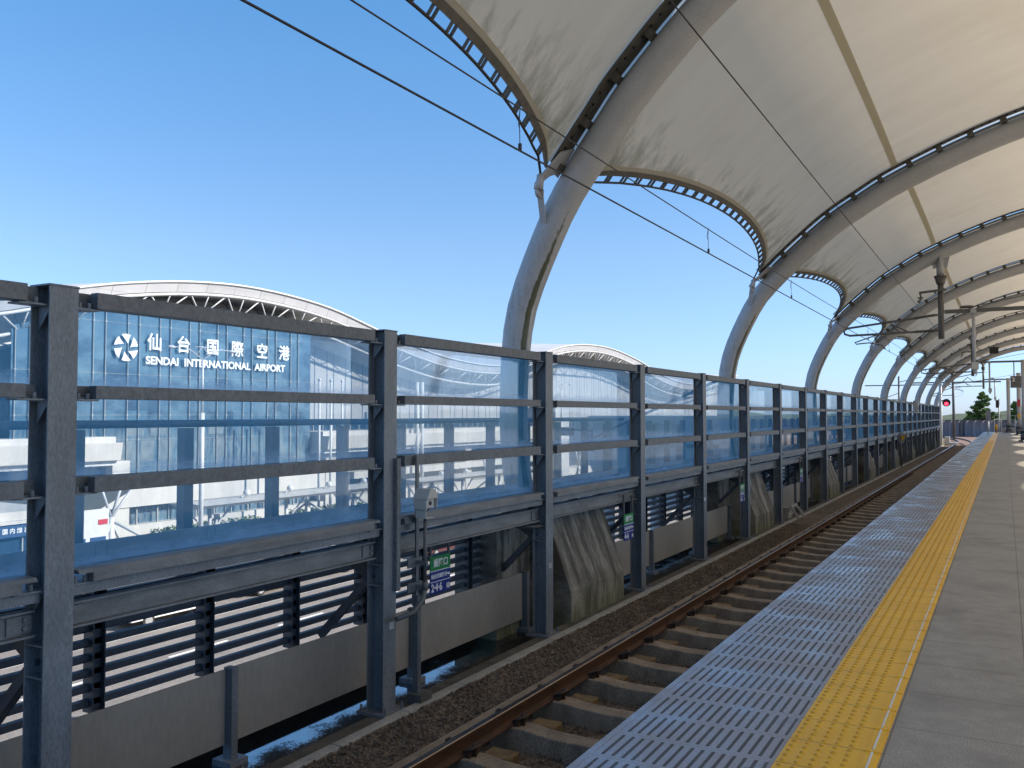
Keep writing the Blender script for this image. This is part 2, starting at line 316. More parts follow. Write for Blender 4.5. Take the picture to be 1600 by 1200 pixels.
def buttress_mat():
    m = D.materials.new('streaked buttress concrete'); m.use_nodes = True; N, L = nodes_of(m); bs = N['Principled BSDF']
    g = N.new('ShaderNodeNewGeometry'); sp = N.new('ShaderNodeSeparateXYZ'); L.new(g.outputs['Position'], sp.inputs[0]); Y, Z = sp.outputs['Y'], sp.outputs['Z']
    v = pos_vec(N, L); f = noise(N, L, v, 55, 4, .7); b = noise(N, L, v, 2.1, 9, .7)
    s1 = noise(N, L, pos_vec(N, L, (.15, 4.2, .40)), 1.15, 10, .75); s2 = noise(N, L, pos_vec(N, L, (.3, 2.3, .6)), 1.3, 7, .62)
    c = mixc(N, L, ramp(N, L, b, .38, .64), (.20, .185, .15), (.34, .32, .275))
    dark = mth(N, L, 'MULTIPLY', ramp(N, L, mth(N, L, 'MULTIPLY_ADD', s1, .45, mth(N, L, 'MULTIPLY', s2, .55)), 0.44, .53), .9)
    c = mixc(N, L, dark, c, (.065, .06, .05))
    pale = mth(N, L, 'MULTIPLY', ramp(N, L, s2, .58, .70), .6); c = mixc(N, L, pale, c, (.46, .44, .39))
    run = mth(N, L, 'MULTIPLY', ramp(N, L, noise(N, L, pos_vec(N, L, (.1, 4.5, .1)), 2.3, 3), .66, .70), .45); c = mixc(N, L, run, c, (.17, .12, .08))
    fr = mth(N, L, 'FRACT', mth(N, L, 'DIVIDE', mth(N, L, 'SUBTRACT', Y, .08), .345)); bl = mth(N, L, 'MULTIPLY', mth(N, L, 'LESS_THAN', fr, .022), .2)
    c = mixc(N, L, bl, c, (.08, .075, .065))
    mr = N.new('ShaderNodeMapRange'); mr.inputs[1].default_value = -1.32; mr.inputs[2].default_value = -.80; mr.inputs[3].default_value = .9; mr.inputs[4].default_value = 0; L.new(Z, mr.inputs[0])
    c = mixc(N, L, mth(N, L, 'MULTIPLY', mr.outputs[0], b), c, (.12, .14, .045))
    L.new(mixc(N, L, .35, c, ramp(N, L, f, .3, .7), 'OVERLAY'), bs.inputs['Base Color']); bs.inputs['Roughness'].default_value = .9
    bump(N, L, bs, mth(N, L, 'SUBTRACT', f, bl), .35, .012); return m
M['buttress'] = buttress_mat()
def emis(name, c, s):
    m = D.materials.new(name); m.use_nodes = True; N, L = nodes_of(m); bs = N['Principled BSDF']
    bs.inputs['Base Color'].default_value = (*c, 1); bs.inputs['Emission Color'].default_value = (*c, 1); bs.inputs['Emission Strength'].default_value = s; return m
M['redlamp'] = emis('red signal lamp', (1, .03, .06), 2.2)

# ------------------------------------------------------------------ mesh builder
class MB:
    def __init__(s): s.v = []; s.f = []; s.mi = []; s.sm = []
    def add(s, vs, fs, mi=0, smooth=False):
        o = len(s.v); s.v += [tuple(p) for p in vs]
        for f in fs: s.f.append([i + o for i in f]); s.mi.append(mi); s.sm.append(smooth)
        return s
    def box(s, x0, x1, y0, y1, z0, z1, mi=0):
        v = [(x, y, z) for z in (z0, z1) for y in (y0, y1) for x in (x0, x1)]
        return s.add(v, [(0, 2, 3, 1), (4, 5, 7, 6), (0, 1, 5, 4), (2, 6, 7, 3), (0, 4, 6, 2), (1, 3, 7, 5)], mi)
    def bar(s, a, b, w, h, up=(0, 0, 1), mi=0):
        a, b = Vector(a), Vector(b); d = (b - a).normalized(); up = Vector(up)
        if abs(d.dot(up)) > .98: up = Vector((1, 0, 0))
        r = d.cross(up).normalized(); u = r.cross(d)
        v = [p + r * sx * w / 2 + u * sz * h / 2 for p in (a, b) for sz in (-1, 1) for sx in (-1, 1)]
        return s.add(v, [(0, 1, 3, 2), (4, 6, 7, 5), (0, 4, 5, 1), (2, 3, 7, 6), (0, 2, 6, 4), (1, 5, 7, 3)], mi)
    def tube(s, pts, rad, n=12, mi=0, cap=True):
        pts = [Vector(p) for p in pts]; k = len(pts); rad = rad if hasattr(rad, '__len__') else [rad] * k
        vs = []; pr = None
        for i, p in enumerate(pts):
            d = (pts[min(i + 1, k - 1)] - pts[max(i - 1, 0)]).normalized()
            if pr is None: pr = d.orthogonal().normalized()
            else: pr = (pr - d * pr.dot(d)).normalized()
            q = d.cross(pr)
            for j in range(n):
                a = 2 * math.pi * j / n; vs.append(p + (pr * math.cos(a) + q * math.sin(a)) * rad[i])
        fs = [(i * n + j, i * n + (j + 1) % n, (i + 1) * n + (j + 1) % n, (i + 1) * n + j) for i in range(k - 1) for j in range(n)]
        s.add(vs, fs, mi, True)
        if cap:
            o = len(s.v) - len(vs); s.f += [list(range(o + n - 1, o - 1, -1)), list(range(o + (k - 1) * n, o + k * n))]; s.mi += [mi, mi]; s.sm += [False, False]
        return s
    def cyl(s, x, y, z0, z1, r0, r1=None, n=14, mi=0): return s.tube([(x, y, z0), (x, y, z1)], [r0, r0 if r1 is None else r1], n, mi)
    def ball(s, c, r, n=10, mi=0, sx=1, sy=1, sz=1):
        vs = [(c[0] + sx * r * math.sin(math.pi * i / n) * math.cos(2 * math.pi * j / (2 * n)), c[1] + sy * r * math.sin(math.pi * i / n) * math.sin(2 * math.pi * j / (2 * n)), c[2] + sz * r * math.cos(math.pi * i / n)) for i in range(n + 1) for j in range(2 * n)]
        m = 2 * n
        return s.add(vs, [(i * m + j, (i + 1) * m + j, (i + 1) * m + (j + 1) % m, i * m + (j + 1) % m) for i in range(n) for j in range(m)], mi, True)
    def prism(s, poly, axis, a, b, mi=0):
        """poly = 2D outline; axis 'X': (y,z) swept in x; 'Y': (x,z) swept in y; 'Z': (x,y) swept in z"""
        mk = {'X': lambda p, t: (t, p[0], p[1]), 'Y': lambda p, t: (p[0], t, p[1]), 'Z': lambda p, t: (p[0], p[1], t)}[axis]
        n = len(poly); v = [mk(p, a) for p in poly] + [mk(p, b) for p in poly]
        return s.add(v, [list(range(n)), list(range(2 * n - 1, n - 1, -1))] + [(i, i + n, (i + 1) % n + n, (i + 1) % n) for i in range(n)], mi)
    def grid(s, fn, nu, nv, mi=0, smooth=True):
        v = [fn(i / nu, j / nv) for i in range(nu + 1) for j in range(nv + 1)]; w = nv + 1
        return s.add(v, [(i * w + j, (i + 1) * w + j, (i + 1) * w + j + 1, i * w + j + 1) for i in range(nu) for j in range(nv)], mi, smooth)
    def build(s, name, m, parent=None, bevel=0.0):
        me = D.meshes.new(name)
        off = parent_loc(parent) if parent else Vector((0, 0, 0))
        me.from_pydata([Vector(p) - off for p in s.v], [], s.f); me.update()
        for k in (m if isinstance(m, (list, tuple)) else [m]): me.materials.append(k)
        me.polygons.foreach_set('material_index', s.mi); me.polygons.foreach_set('use_smooth', s.sm)
        o = D.objects.new(name, me); col.objects.link(o)
        if parent: o.parent = parent
        if bevel:
            b = o.modifiers.new('bevel', 'BEVEL'); b.width = bevel; b.segments = 2; b.limit_method = 'ANGLE'
        return o
def parent_loc(p):
    v = Vector(p.location)
    while p.parent: p = p.parent; v += Vector(p.location)
    return v
def tag(o, label, cat, group=None):
    o['label'] = label; o['category'] = cat
    if group: o['group'] = group
    return o
def thing(name, loc, label, cat, group=None):
    o = D.objects.new(name, None); o.empty_display_size = .3; col.objects.link(o); o.location = loc
    return tag(o, label, cat, group)
def struct(name, mb, m, kind='structure', **k):
    o = mb.build(name, m, **k); o['kind'] = kind; return o
def dup(o, dloc=None, parent=None):
    c = o.copy(); col.objects.link(c)
    if parent: c.parent = parent
    if dloc is not None: c.location = Vector(o.location) + Vector(dloc)
    for ch in [x for x in D.objects if x.parent == o]: dup(ch, None, c)
    return c
def text_mesh(s, size, m, name, parent, pos, right, up, bold=0.0, depth=.004, align='LEFT', sx=1.0, fat=()):
    cu = D.curves.new('tmp', 'FONT'); cu.body = s; cu.size = size; cu.offset = bold; cu.extrude = depth; cu.align_x = align; cu.resolution_u = 3
    ob = D.objects.new('tmp', cu); col.objects.link(ob)
    dg = bpy.context.evaluated_depsgraph_get(); dg.update()
    me = D.meshes.new_from_object(ob.evaluated_get(dg)); D.objects.remove(ob); D.curves.remove(cu)
    r, u = Vector(right).normalized(), Vector(up).normalized(); n = r.cross(u)
    off = Vector(pos) - (parent_loc(parent) if parent else Vector())
    if fat:
        V = [v.co.copy() for v in me.vertices]; F = [list(p.vertices) for p in me.polygons]; V2, F2 = [], []
        for i, (dx, dy) in enumerate(((0, 0),) + tuple(fat)):
            F2 += [[q + len(V2) for q in f] for f in F]; V2 += [p + Vector((dx, dy, .006 * i)) for p in V]
        D.meshes.remove(me); me = D.meshes.new(name); me.from_pydata(V2, [], F2)
    for v in me.vertices: v.co = off + r * v.co.x * sx + u * v.co.y + n * v.co.z
    me.name = name; me.materials.clear(); me.materials.append(m)
    o = D.objects.new(name, me); col.objects.link(o)
    if parent: o.parent = parent
    return o
ORD = ['nearest', 'second', 'third', 'fourth', 'fifth', 'sixth', 'seventh', 'eighth', 'farthest']

# ------------------------------------------------------------------ ground, road, hills
g = MB(); g.add([(-1500, -1500, -8.03), (1500, -1500, -8.03), (1500, 2500, -8.03), (-1500, 2500, -8.03)], [(0, 1, 2, 3)])
struct('ground', g, M['paving'])
g = MB(); g.add([(-38, -200, -8.0), (-12, -200, -8.0), (-12, 400, -8.0), (-38, 400, -8.0)], [(0, 1, 2, 3)]); struct('road', g, M['asphalt'])
g = MB()
for y in range(-20, 200, 6): g.box(-24.08, -23.92, y, y + 3, -8.0, -7.994); g.box(-29.08, -28.92, y + 2, y + 5, -8.0, -7.994)
for x in (-19.5, -33.2): g.box(x - .08, x + .08, -40, 300, -8.0, -7.994)
struct('road_markings', g, M['marking'])
g = MB(); g.box(-40.4, -38, -100, 300, -8.03, -7.86); struct('pavement', g, M['paving'])
g = MB()
for (a, b, x0, x1) in ((64, 74, -58, -50), (95, 120, -60, -46), (36, 42, -57, -51)): g.add([(x0, a, -7.9), (x1, a, -7.9), (x1, b, -7.9), (x0, b, -7.9)], [(0, 1, 2, 3)])
struct('lawn', g, M['ygreen'])
def hillfn(u, v):
    x = -700 + 1400 * u; h = 2.6 + 1.5 * math.sin(x * .021) + 1.0 * math.sin(x * .07 + 1) + .7 * math.sin(x * .19)
    return (x, 480 + 120 * v, -8 + (8.5 + h) * math.sin(math.pi * min(1, v * .5 + .0) ) if v > 0 else -8.03)
struct('hill', MB().grid(hillfn, 160, 8), M['hillm'])

# ------------------------------------------------------------------ viaduct deck, ballast, kerb
g = MB(); g.box(-6.35, -1.75, -6, 92.2, -2.0, -1.46); struct('track_bed', g, M['deck'])
g = MB(); g.box(-25, 16, 92.2, 200, -2.2, -1.50); struct('viaduct_deck', g, M['redgravel'])
g = MB(); g.box(-6.35, -5.36, -6, 92, -1.46, -1.42); struct('wet_walkway', g, M['wet'])
g = MB(); g.box(-6.42, -6.35, -6, 92, -2.0, -1.20); struct('reflection_upstand', g, M['deck'])  # upstand added to keep the sky out of the wet floor's back reflection
g = MB(); g.box(-5.36, -5.16, -6, 92.1, -1.46, -1.305); struct('post_plinth', g, M['deck'])
g = MB(); g.box(7.5, 15.5, -6, 92.2, -2.0, -1.40); struct('bounce_track_bed', g, M['bounce_ballast'])  # unseen track bed, added in a pale tone to bounce warm sunlight under the roof
g = MB()
y = -6.0
while y < 92: g.box(-5.16, -5.05, y, y + .985, -1.46, -1.275); y += 1.0
struct('kerb', g, M['kerb'], bevel=.008)
def balfn(x0, x1, zb, amp):
    def fn(u, v):
        x = x0 + (x1 - x0) * u; y = -6 + 98 * v
        return (x, y, zb + amp * (math.sin(x * 41 + y * 17) * math.sin(y * 23 - x * 11) + 0.12 * math.sin(y * 3.1 + x * 5)))
    return fn
g = MB(); g.grid(balfn(-5.05, -4.22, -1.30, .012), 8, 500)
g.grid(balfn(-4.12, -1.76, -1.405, .014), 16, 500)
def stones(x0, x1, y0, y1, z, n, dens=0):
    for _ in range(n):
        yy_ = y0 + (y1 - y0) * random.random() ** 1.6; xx = random.uniform(x0, x1); r = random.uniform(.011, .024)
        a = random.uniform(0, 6.28); ca, sa = math.cos(a), math.sin(a); e = [random.uniform(.6, 1.25) for _ in range(6)]; tz = z + random.uniform(-.004, .012)
        vs_ = [(ca * r * e[0], sa * r * e[0], random.uniform(-.3, .3) * r), (-sa * r * e[1] * .8, ca * r * e[1] * .8, random.uniform(-.3, .3) * r), (-ca * r * e[2], -sa * r * e[2], random.uniform(-.3, .3) * r), (sa * r * e[3] * .8, -ca * r * e[3] * .8, random.uniform(-.3, .3) * r), (r * .3 * (e[0] - 1), r * .3 * (e[1] - 1), r * e[4] * .8), (0, 0, -r * .7)]
        g.add([(xx + p[0], yy_ + p[1], tz + p[2]) for p in vs_], [(0, 1, 4), (1, 2, 4), (2, 3, 4), (3, 0, 4), (1, 0, 5), (2, 1, 5), (3, 2, 5), (0, 3, 5)])
stones(-5.04, -4.33, 3, 24, -1.298, 14000)
stones(-3.9, -1.9, 2.5, 12, -1.398, 7000)
struct('ballast', g, M['ballast'], 'stuff')
g = MB(); g.box(-4.33, -4.17, -6, 92, -1.46, -1.225); struct('track_edge_beam', g, M['sleeper'])

# rails (two, the far ends bending left past the platform end)
def rail_path(x0, off):
    p = [(x0, -6.0 + i * 7.0) for i in range(15)]           # straight to Y = 92
    Rc = 110.0
    for i in range(1, 26):
        a = i * 2.6 / Rc; r = Rc + (x0 - (-3.95))
        p.append((-3.95 - Rc + r * math.cos(a), 92 + r * math.sin(a)))
    return p
PROF = [(-.064, -1.20), (.064, -1.20), (.064, -1.189), (.012, -1.168), (.010, -1.095), (.0325, -1.085), (.0325, -1.056), (.026, -1.05), (-.026, -1.05), (-.0325, -1.056), (-.0325, -1.085), (-.010, -1.095), (-.012, -1.168), (-.064, -1.189)]
def make_rail(x0, label):
    pts = rail_path(x0, 0); mb = MB(); n = len(PROF); vs = []
    for i, (x, y) in enumerate(pts):
        a = pts[max(i - 1, 0)]; b = pts[min(i + 1, len(pts) - 1)]; d = Vector((b[0] - a[0], b[1] - a[1], 0)).normalized(); r = Vector((d.y, -d.x, 0))
        for (px, pz) in PROF: vs.append((x + r.x * px, y + r.y * px, pz))
    for i in range(len(pts) - 1):
        for j in range(n): mb_f = (i * n + j, i * n + (j + 1) % n, (i + 1) * n + (j + 1) % n, (i + 1) * n + j); mb.f.append(mb_f); mb.mi.append(1 if j in (6, 7, 8) else 0); mb.sm.append(False)
    mb.v = vs
    return tag(mb.build('rail', [M['rust'], M['railtop']]), label, 'rail')
make_rail(-3.95, 'rusty steel rail nearer the glass fence, brown sides and a shiny worn top')
make_rail(-2.85, 'rusty steel rail tucked beside the platform edge, curving left past the platform end')

# sleepers: concrete, raised, with a rust stained pad, clips on the rail foot
sl = MB()
sl.prism([(-4.119, -1.43), (-4.119, -1.212), (-4.1, -1.209), (-3.78, -1.207), (-3.62, -1.228), (-3.4, -1.24), (-3.0, -1.24), (-2.95, -1.207), (-2.5, -1.207), (-2.42, -1.235), (-2.42, -1.43)], 'Y', .015, .225)
slo = sl.build('sleeper', M['sleeper'], bevel=.012)
def clip_mb(xr, s):
    c = MB()
    c.box(xr + s * .082 - .032, xr + s * .082 + .032, .05, .195, -1.212, -1.150)
    c.tube([(xr + s * .045, .07, -1.178), (xr + s * .12, .045, -1.135), (xr + s * .155, .12, -1.125), (xr + s * .12, .20, -1.135), (xr + s * .045, .17, -1.178)], .013, 6)
    c.cyl(xr + s * .125, .12, -1.21, -1.10, .018, n=8)
    return c
clips = [clip_mb(xr, sd).build('rail_clip', M['clip'], slo) for xr in (-3.95, -2.85) for sd in (-1, 1)]
pd = MB(); pd.box(-3.86, -3.60, .262, .47, -1.41, -1.242); pdo = pd.build('rust_pad', M['rustpad'], slo, bevel=.015)
tag(slo, 'concrete sleeper with dark rail clips under the rusty rails', 'sleeper', 'concrete sleepers under the track')
slo.location = (0, 7.86 - .12 - 9 * .825, 0)
for i in range(1, 112):
    s = slo.copy(); col.objects.link(s); s.location = (0, slo.location.y + i * .825, 0)
    if i < 55:
        for q in (*clips, pdo): c = q.copy(); col.objects.link(c); c.parent = s

# ------------------------------------------------------------------ platform
g = MB(); g.box(-1.66, 7.4, -6, 91, -1.6, -.16); g.box(-1.745, 7.5, -6, 91.2, -.16, 0.0)
struct('platform', g, M['platform'])
tp = MB(); tp.box(-.942, -.530, -6, 89.5, .001, .006)
tp.box(-.597, -.540, -6, 89.5, .006, .011)
to = tp.build('tactile_strip', M['yellow_tiles']); tag(to, 'yellow tactile warning strip with raised dots along the platform', 'tactile strip')
dm = MB()
def dome(x, y, r=.0145, h=.0062, n=8):
    vs = [(x + r * math.cos(2 * math.pi * i / n), y + r * math.sin(2 * math.pi * i / n), .006) for i in range(n)] + [(x + .6 * r * math.cos(2 * math.pi * i / n), y + .6 * r * math.sin(2 * math.pi * i / n), .006 + h) for i in range(n)]
    dm.add(vs, [(i, (i + 1) % n, n + (i + 1) % n, n + i) for i in range(n)] + [list(range(n, 2 * n))], 0, True)
yy = 4.157 - 40 * .0663 - .0
while yy < 60:
    for xx in (-.914, -.853, -.789, -.727, -.663): dome(xx, yy)
    yy += .0663
d_ = dm.build('raised_dots', M['yellow2'], to); d_['kind'] = 'stuff'
wb = MB(); y = .483 - 6.62
while y < 89: wb.box(-.571, -.562, y + .022, y + .318, .011, .0145); y += .331
w_ = wb.build('inner_line', M['inner_white'], to); w_['kind'] = 'stuff'
# bolts between the white pieces of the inner line
tb = MB(); y = .483 - 6.62
while y < 40: tb.box(-.60, -.537, y - .012, y + .012, .011, .015); y += .331
tb.build('inner_line_stops', M['yellow'], to)['kind'] = 'stuff'

# ------------------------------------------------------------------ glass noise fence
PITCH = 3.44; PY = [3.50 + PITCH * (i - 1) for i in range(0, 27)]
fence = thing('glass_fence', (-5.35, 45, -1.3), 'tall dark steel fence with three rows of blue tinted clear panes beside the track', 'fence')
def post_mb(y):
    p = MB(); zt = 2.40; zb = -1.30
    p.box(-5.262, -5.25, y - .1, y + .1, zb, zt); p.box(-5.45, -5.438, y - .1, y + .1, zb, zt); p.box(-5.438, -5.262, y - .005, y + .005, zb, zt)
    for z in (2.27, 1.665, 1.045, .46, .12, -.08): p.box(-5.438, -5.262, y - .095, y - .005, z, z + .012); p.box(-5.438, -5.262, y + .005, y + .095, z, z + .012)
    p.box(-5.455, -5.245, y - .105, y + .105, zt, zt + .012)
    for z in (2.30, 1.70, 1.085, .50):
        for s in (-1, 1):
            p.box(-5.40, -5.28, y + min(s * .1, s * .28), y + max(s * .1, s * .28), z - .03, z - .018)
            for k in (.15, .22): p.cyl(-5.315, y + s * k, z - .018, z + .022, .014, n=6)
            p.prism([(-5.42, z - .03), (-5.29, z - .03), (-5.42, z - .18)], 'Y', y + s * .06 - .004, y + s * .06 + .004)
    p.box(-5.52, -5.17, y - .17, y + .17, zb - .004, zb + .022)
    for sx in (-5.49, -5.20):
        for sy in (-.13, .13): p.cyl(sx, y + sy, zb + .022, zb + .08, .013, n=6)
    return p
P0 = post_mb(PY[0]).build('post', M['steel'], fence, bevel=.002)
def rail_mb(z0, z1, x0=-5.33, x1=-5.255, gap=.24):
    r = MB(); r.box(x0, x1, PY[0] + gap, PY[1] - gap, z0, z1); r.box(x0 - .05, x0, PY[0] + .10, PY[1] - .10, z0 - .0, z0 + .012); r.box(x0 - .05, x0 - .042, PY[0] + .1, PY[1] - .1, z0 + .012, z1); return r
proto = [P0]
proto.append(rail_mb(2.285, 2.392).build('top_rail', M['rail_steel'], fence, bevel=.003))
proto.append(rail_mb(1.685, 1.772).build('middle_rail', M['rail_steel'], fence, bevel=.003))
proto.append(rail_mb(1.065, 1.17).build('middle_rail', M['rail_steel'], fence, bevel=.003))
s_ = MB(); s_.box(-5.33, -5.25, PY[0] + .24, PY[1] - .24, .485, .545); s_.prism([(-5.37, .545), (-5.25, .545), (-5.27, .57), (-5.37, .575)], 'Y', PY[0] + .14, PY[1] - .14)
proto.append(s_.build('sill_rail', M['beam_steel'], fence, bevel=.003))
s_ = MB(); s_.box(-5.37, -5.30, PY[0] + .1, PY[1] - .1, .405, .478); proto.append(s_.build('lower_rail', M['steel'], fence))
s_ = MB(); s_.box(-5.40, -5.39, PY[0] + .1, PY[1] - .1, .20, .34); s_.box(-5.435, -5.345, PY[0] + .1, PY[1] - .1, .34, .352); s_.box(-5.435, -5.335, PY[0] + .1, PY[1] - .1, .185, .20)
s_.box(-5.389, -5.375, PY[0] + .1, PY[0] + .26, .215, .325); s_.box(-5.389, -5.375, PY[1] - .26, PY[1] - .1, .215, .325)
for yb in (PY[0] + .15, PY[1] - .15):
    for zb in (.245, .295): s_.tube([(-5.375, yb, zb), (-5.355, yb, zb)], .016, 6)
proto.append(s_.build('beam', M['beam_steel'], fence))
for z0, z1 in ((.50, 1.115), (1.118, 1.725), (1.728, 2.385)):
    s_ = MB(); s_.box(-5.462, -5.454, PY[0] + .004, PY[1] - .004, z0, z1); proto.append(s_.build('glass_pane', M['pane'], fence))
s_ = MB(); s_.bar((-5.44, PY[0], .02), (-6.12, PY[0], -.66), .07, .07); s_.prism([(-5.45, .19), (-5.95, .19), (-5.45, -.10)], 'Y', PY[0] - .006, PY[0] + .006)
proto.append(s_.build('brace', M['lsteel'], fence))
for i in range(1, 27):
    for q in proto:
        if i == 26 and q is not P0: continue
        c = q.copy(); col.objects.link(c); c.parent = fence; c.location = (0, PITCH * i, 0)

for (yy_, z, c) in ((PY[2] + .03, -.47, 'camwhite'), (PY[3] + .02, -.40, 'camwhite'), (PY[5] - .04, -.10, 'sign_white'), (PY[9], .1, 'sign_white')):
    sk = MB(); sk.box(-5.25, -5.2485, yy_ - .035, yy_ + .035, z - .035, z + .035); sk.build('sticker', M[c], fence)
# ledge tray behind the panes, louvre screen with its posts and pipe
g = MB(); g.box(-6.16, -5.47, -3, 91, .40, .43); g.box(-6.18, -6.16, -3, 91, .40, .60)
def creasefn(u, v): 
    y = -3 + 94 * u; a = v * math.pi
    return (-5.95 + .05 * math.cos(a) + .03 * math.sin(y * 1.1) + .02 * math.sin(y * 3.7), y, .431 + .045 * math.sin(a) * (1 + .4 * math.sin(y * 2.3)))
g.grid(creasefn, 400, 6)
tag(g.build('cable_ledge', M['ledge']), 'dark ledge tray with a creased cable cover behind the panes', 'ledge')
louv = thing('louvre_screen', (-6.25, 45, -.7), 'dark steel louvre screen with upright posts and a pipe rail behind the glass fence', 'screen')
LP = [4.45 + 1.085 * k for k in range(-6, 80)]
lp = MB(); y = LP[0]
for (a, b, c_, d2) in ((-6.28, -6.16, -.055, -.045), (-6.28, -6.16, .045, .055)): lp.box(a, b, y + c_, y + d2, -.72, .58)
lp.box(-6.235, -6.205, y - .045, y + .045, -.72, .58)
lp.box(-6.55, -6.45, y - .05, y + .05, -.0, 1.46); lp.box(-6.45, -6.28, y - .03, y + .03, .2, .3)
lpo = lp.build('post', M['lsteel'], louv)
for k in range(1, len(LP)): c = lpo.copy(); col.objects.link(c); c.parent = louv; c.location = (0, LP[k] - LP[0], 0)
sl_ = MB()
for k in range(11):
    z = -.70 + k * .115; sl_.prism([(-6.205, z + .038), (-6.205, z + .082), (-6.238, z + .090), (-6.238, z + .083), (-6.213, z + .076), (-6.215, z + .038), (-6.232, z + .026), (-6.228, z + .020)], 'Y', LP[0], LP[-1])
sl_.build('slats', M['lsteel'], louv)
MB().tube([(-6.5, LP[0], 1.50), (-6.5, 16.0, 1.50)], .035, 10).build('pipe_rail', M['lsteel'], louv)
MB().tube([(-6.5, 38, 1.50), (-6.5, LP[-1], 1.50)], .035, 10).build('pipe_rail', M['lsteel'], louv)

# low panel wall with short posts; breaks at the buttresses
lw = thing('panel_wall', (-5.9, 45, -1.4), 'low beige grey panel wall on short steel posts above the wet floor', 'wall')
BY0 = 11.15; BL = 10.35
for k in range(-1, 9):
    ya = BY0 - .2 + BL * (k - 1) + 2.25; yb = BY0 - .28 + BL * k
    if k == -1: continue
    n = 3; w = (yb - ya) / n
    for j in range(n):
        a = ya + j * w; MB().box(-5.925, -5.90, a + .045, a + w - .045, -1.255, -.615).build('panel', M['panel'], lw, bevel=.004)
    for j in range(n + 1):
        a = ya + j * w; pm = MB(); pm.box(-5.93, -5.83, a - .035, a + .035, -1.40, -.60); pm.box(-5.99, -5.77, a - .1, a + .1, -1.42, -1.37); pm.build('post', M['steel'], lw)

# ------------------------------------------------------------------ buttresses
bt = MB()
bt.prism([(-5.30, -1.46), (-5.30, -.885), (-5.66, .10), (-6.6, .10), (-6.6, -1.46)], 'Y', BY0, BY0 + 1.93)
bt.box(-6.62, -5.95, BY0 - .95, BY0 - .001, -1.46, .12)
for i in range(9):
    o = bt.build('buttress', M['buttress'], bevel=.012)
    for v in o.data.vertices: v.co.y += BL * i
    tag(o, '%s streaked concrete buttress with a sloping face behind the fence posts' % ORD[i], 'buttress', 'concrete buttresses under the arches')

# ------------------------------------------------------------------ roof arches and membranes
XC = 2.3
PA = [(-5.62, .10), (-5.78, .8), (-5.83, 1.56), (-5.78, 2.6), (-5.62, 3.25), (-5.19, 4.18), (-4.93, 4.60), (-4.40, 5.29), (-3.98, 5.79), (-3.03, 6.68), (-2.0, 7.28), (-.75, 7.75), (.44, 8.02), (1.4, 8.14), (2.3, 8.17)]
PB = [(-5.62, .10), (-5.78, .8), (-5.83, 1.56), (-5.77, 2.55), (-5.60, 3.2), (-5.18, 4.06), (-4.87, 4.49), (-4.22, 5.12), (-3.36, 5.83), (-2.7, 6.24), (-2.01, 6.62), (-.75, 7.14), (.44, 7.52), (1.4, 7.70), (2.3, 7.76)]
def catmull(P, n):
    P = [Vector((p[0], p[1])) for p in P]; P = [P[0] * 2 - P[1]] + P + [Vector((2 * XC - P[-2].x, P[-2].y))]; out = []
    for i in range(1, len(P) - 2):
        for k in range(n):
            t = k / n; a, b, c, d = P[i - 1:i + 3]
            out.append(.5 * ((2 * b) + (c - a) * t + (2 * a - 5 * b + 4 * c - d) * t * t + (3 * b - a - 3 * c + d) * t ** 3))
    out.append(P[-2]); return out
def full(P):
    h = catmull(P, 8); return h + [Vector((2 * XC - p.x, p.y)) for p in reversed(h[:-1])]
def resample(c, n):
    L_ = [0]
    for i in range(1, len(c)): L_.append(L_[-1] + (c[i] - c[i - 1]).length)
    out = []; j = 0
    for k in range(n + 1):
        s = L_[-1] * k / n
        while j < len(c) - 2 and L_[j + 1] < s: j += 1
        t = (s - L_[j]) / max(1e-9, L_[j + 1] - L_[j]); out.append(c[j].lerp(c[j + 1], min(1, max(0, t))))
    return out, L_[-1]
NS = 240
CA, LA = resample(full(PA), NS); CB, LB = resample(full(PB), NS)
def curve_of(k): return CA if k <= 0 else CB
AY = [10.45 + BL * k for k in range(-1, 9)]
def off_curve(c, h):
    out = []
    for i, p in enumerate(c):
        d = (c[min(i + 1, len(c) - 1)] - c[max(i - 1, 0)]).normalized(); out.append(p + Vector((-d.y, d.x)) * h)
    return out
def len_at(c, zt):                                   # arclength fraction where the left side reaches height zt
    for i, p in enumerate(c):
        if p.y >= zt: return i / (len(c) - 1)
def at(c, u):
    x = max(0, min(1, u)) * (len(c) - 1); i = min(int(x), len(c) - 2); return c[i].lerp(c[i + 1], x - i)

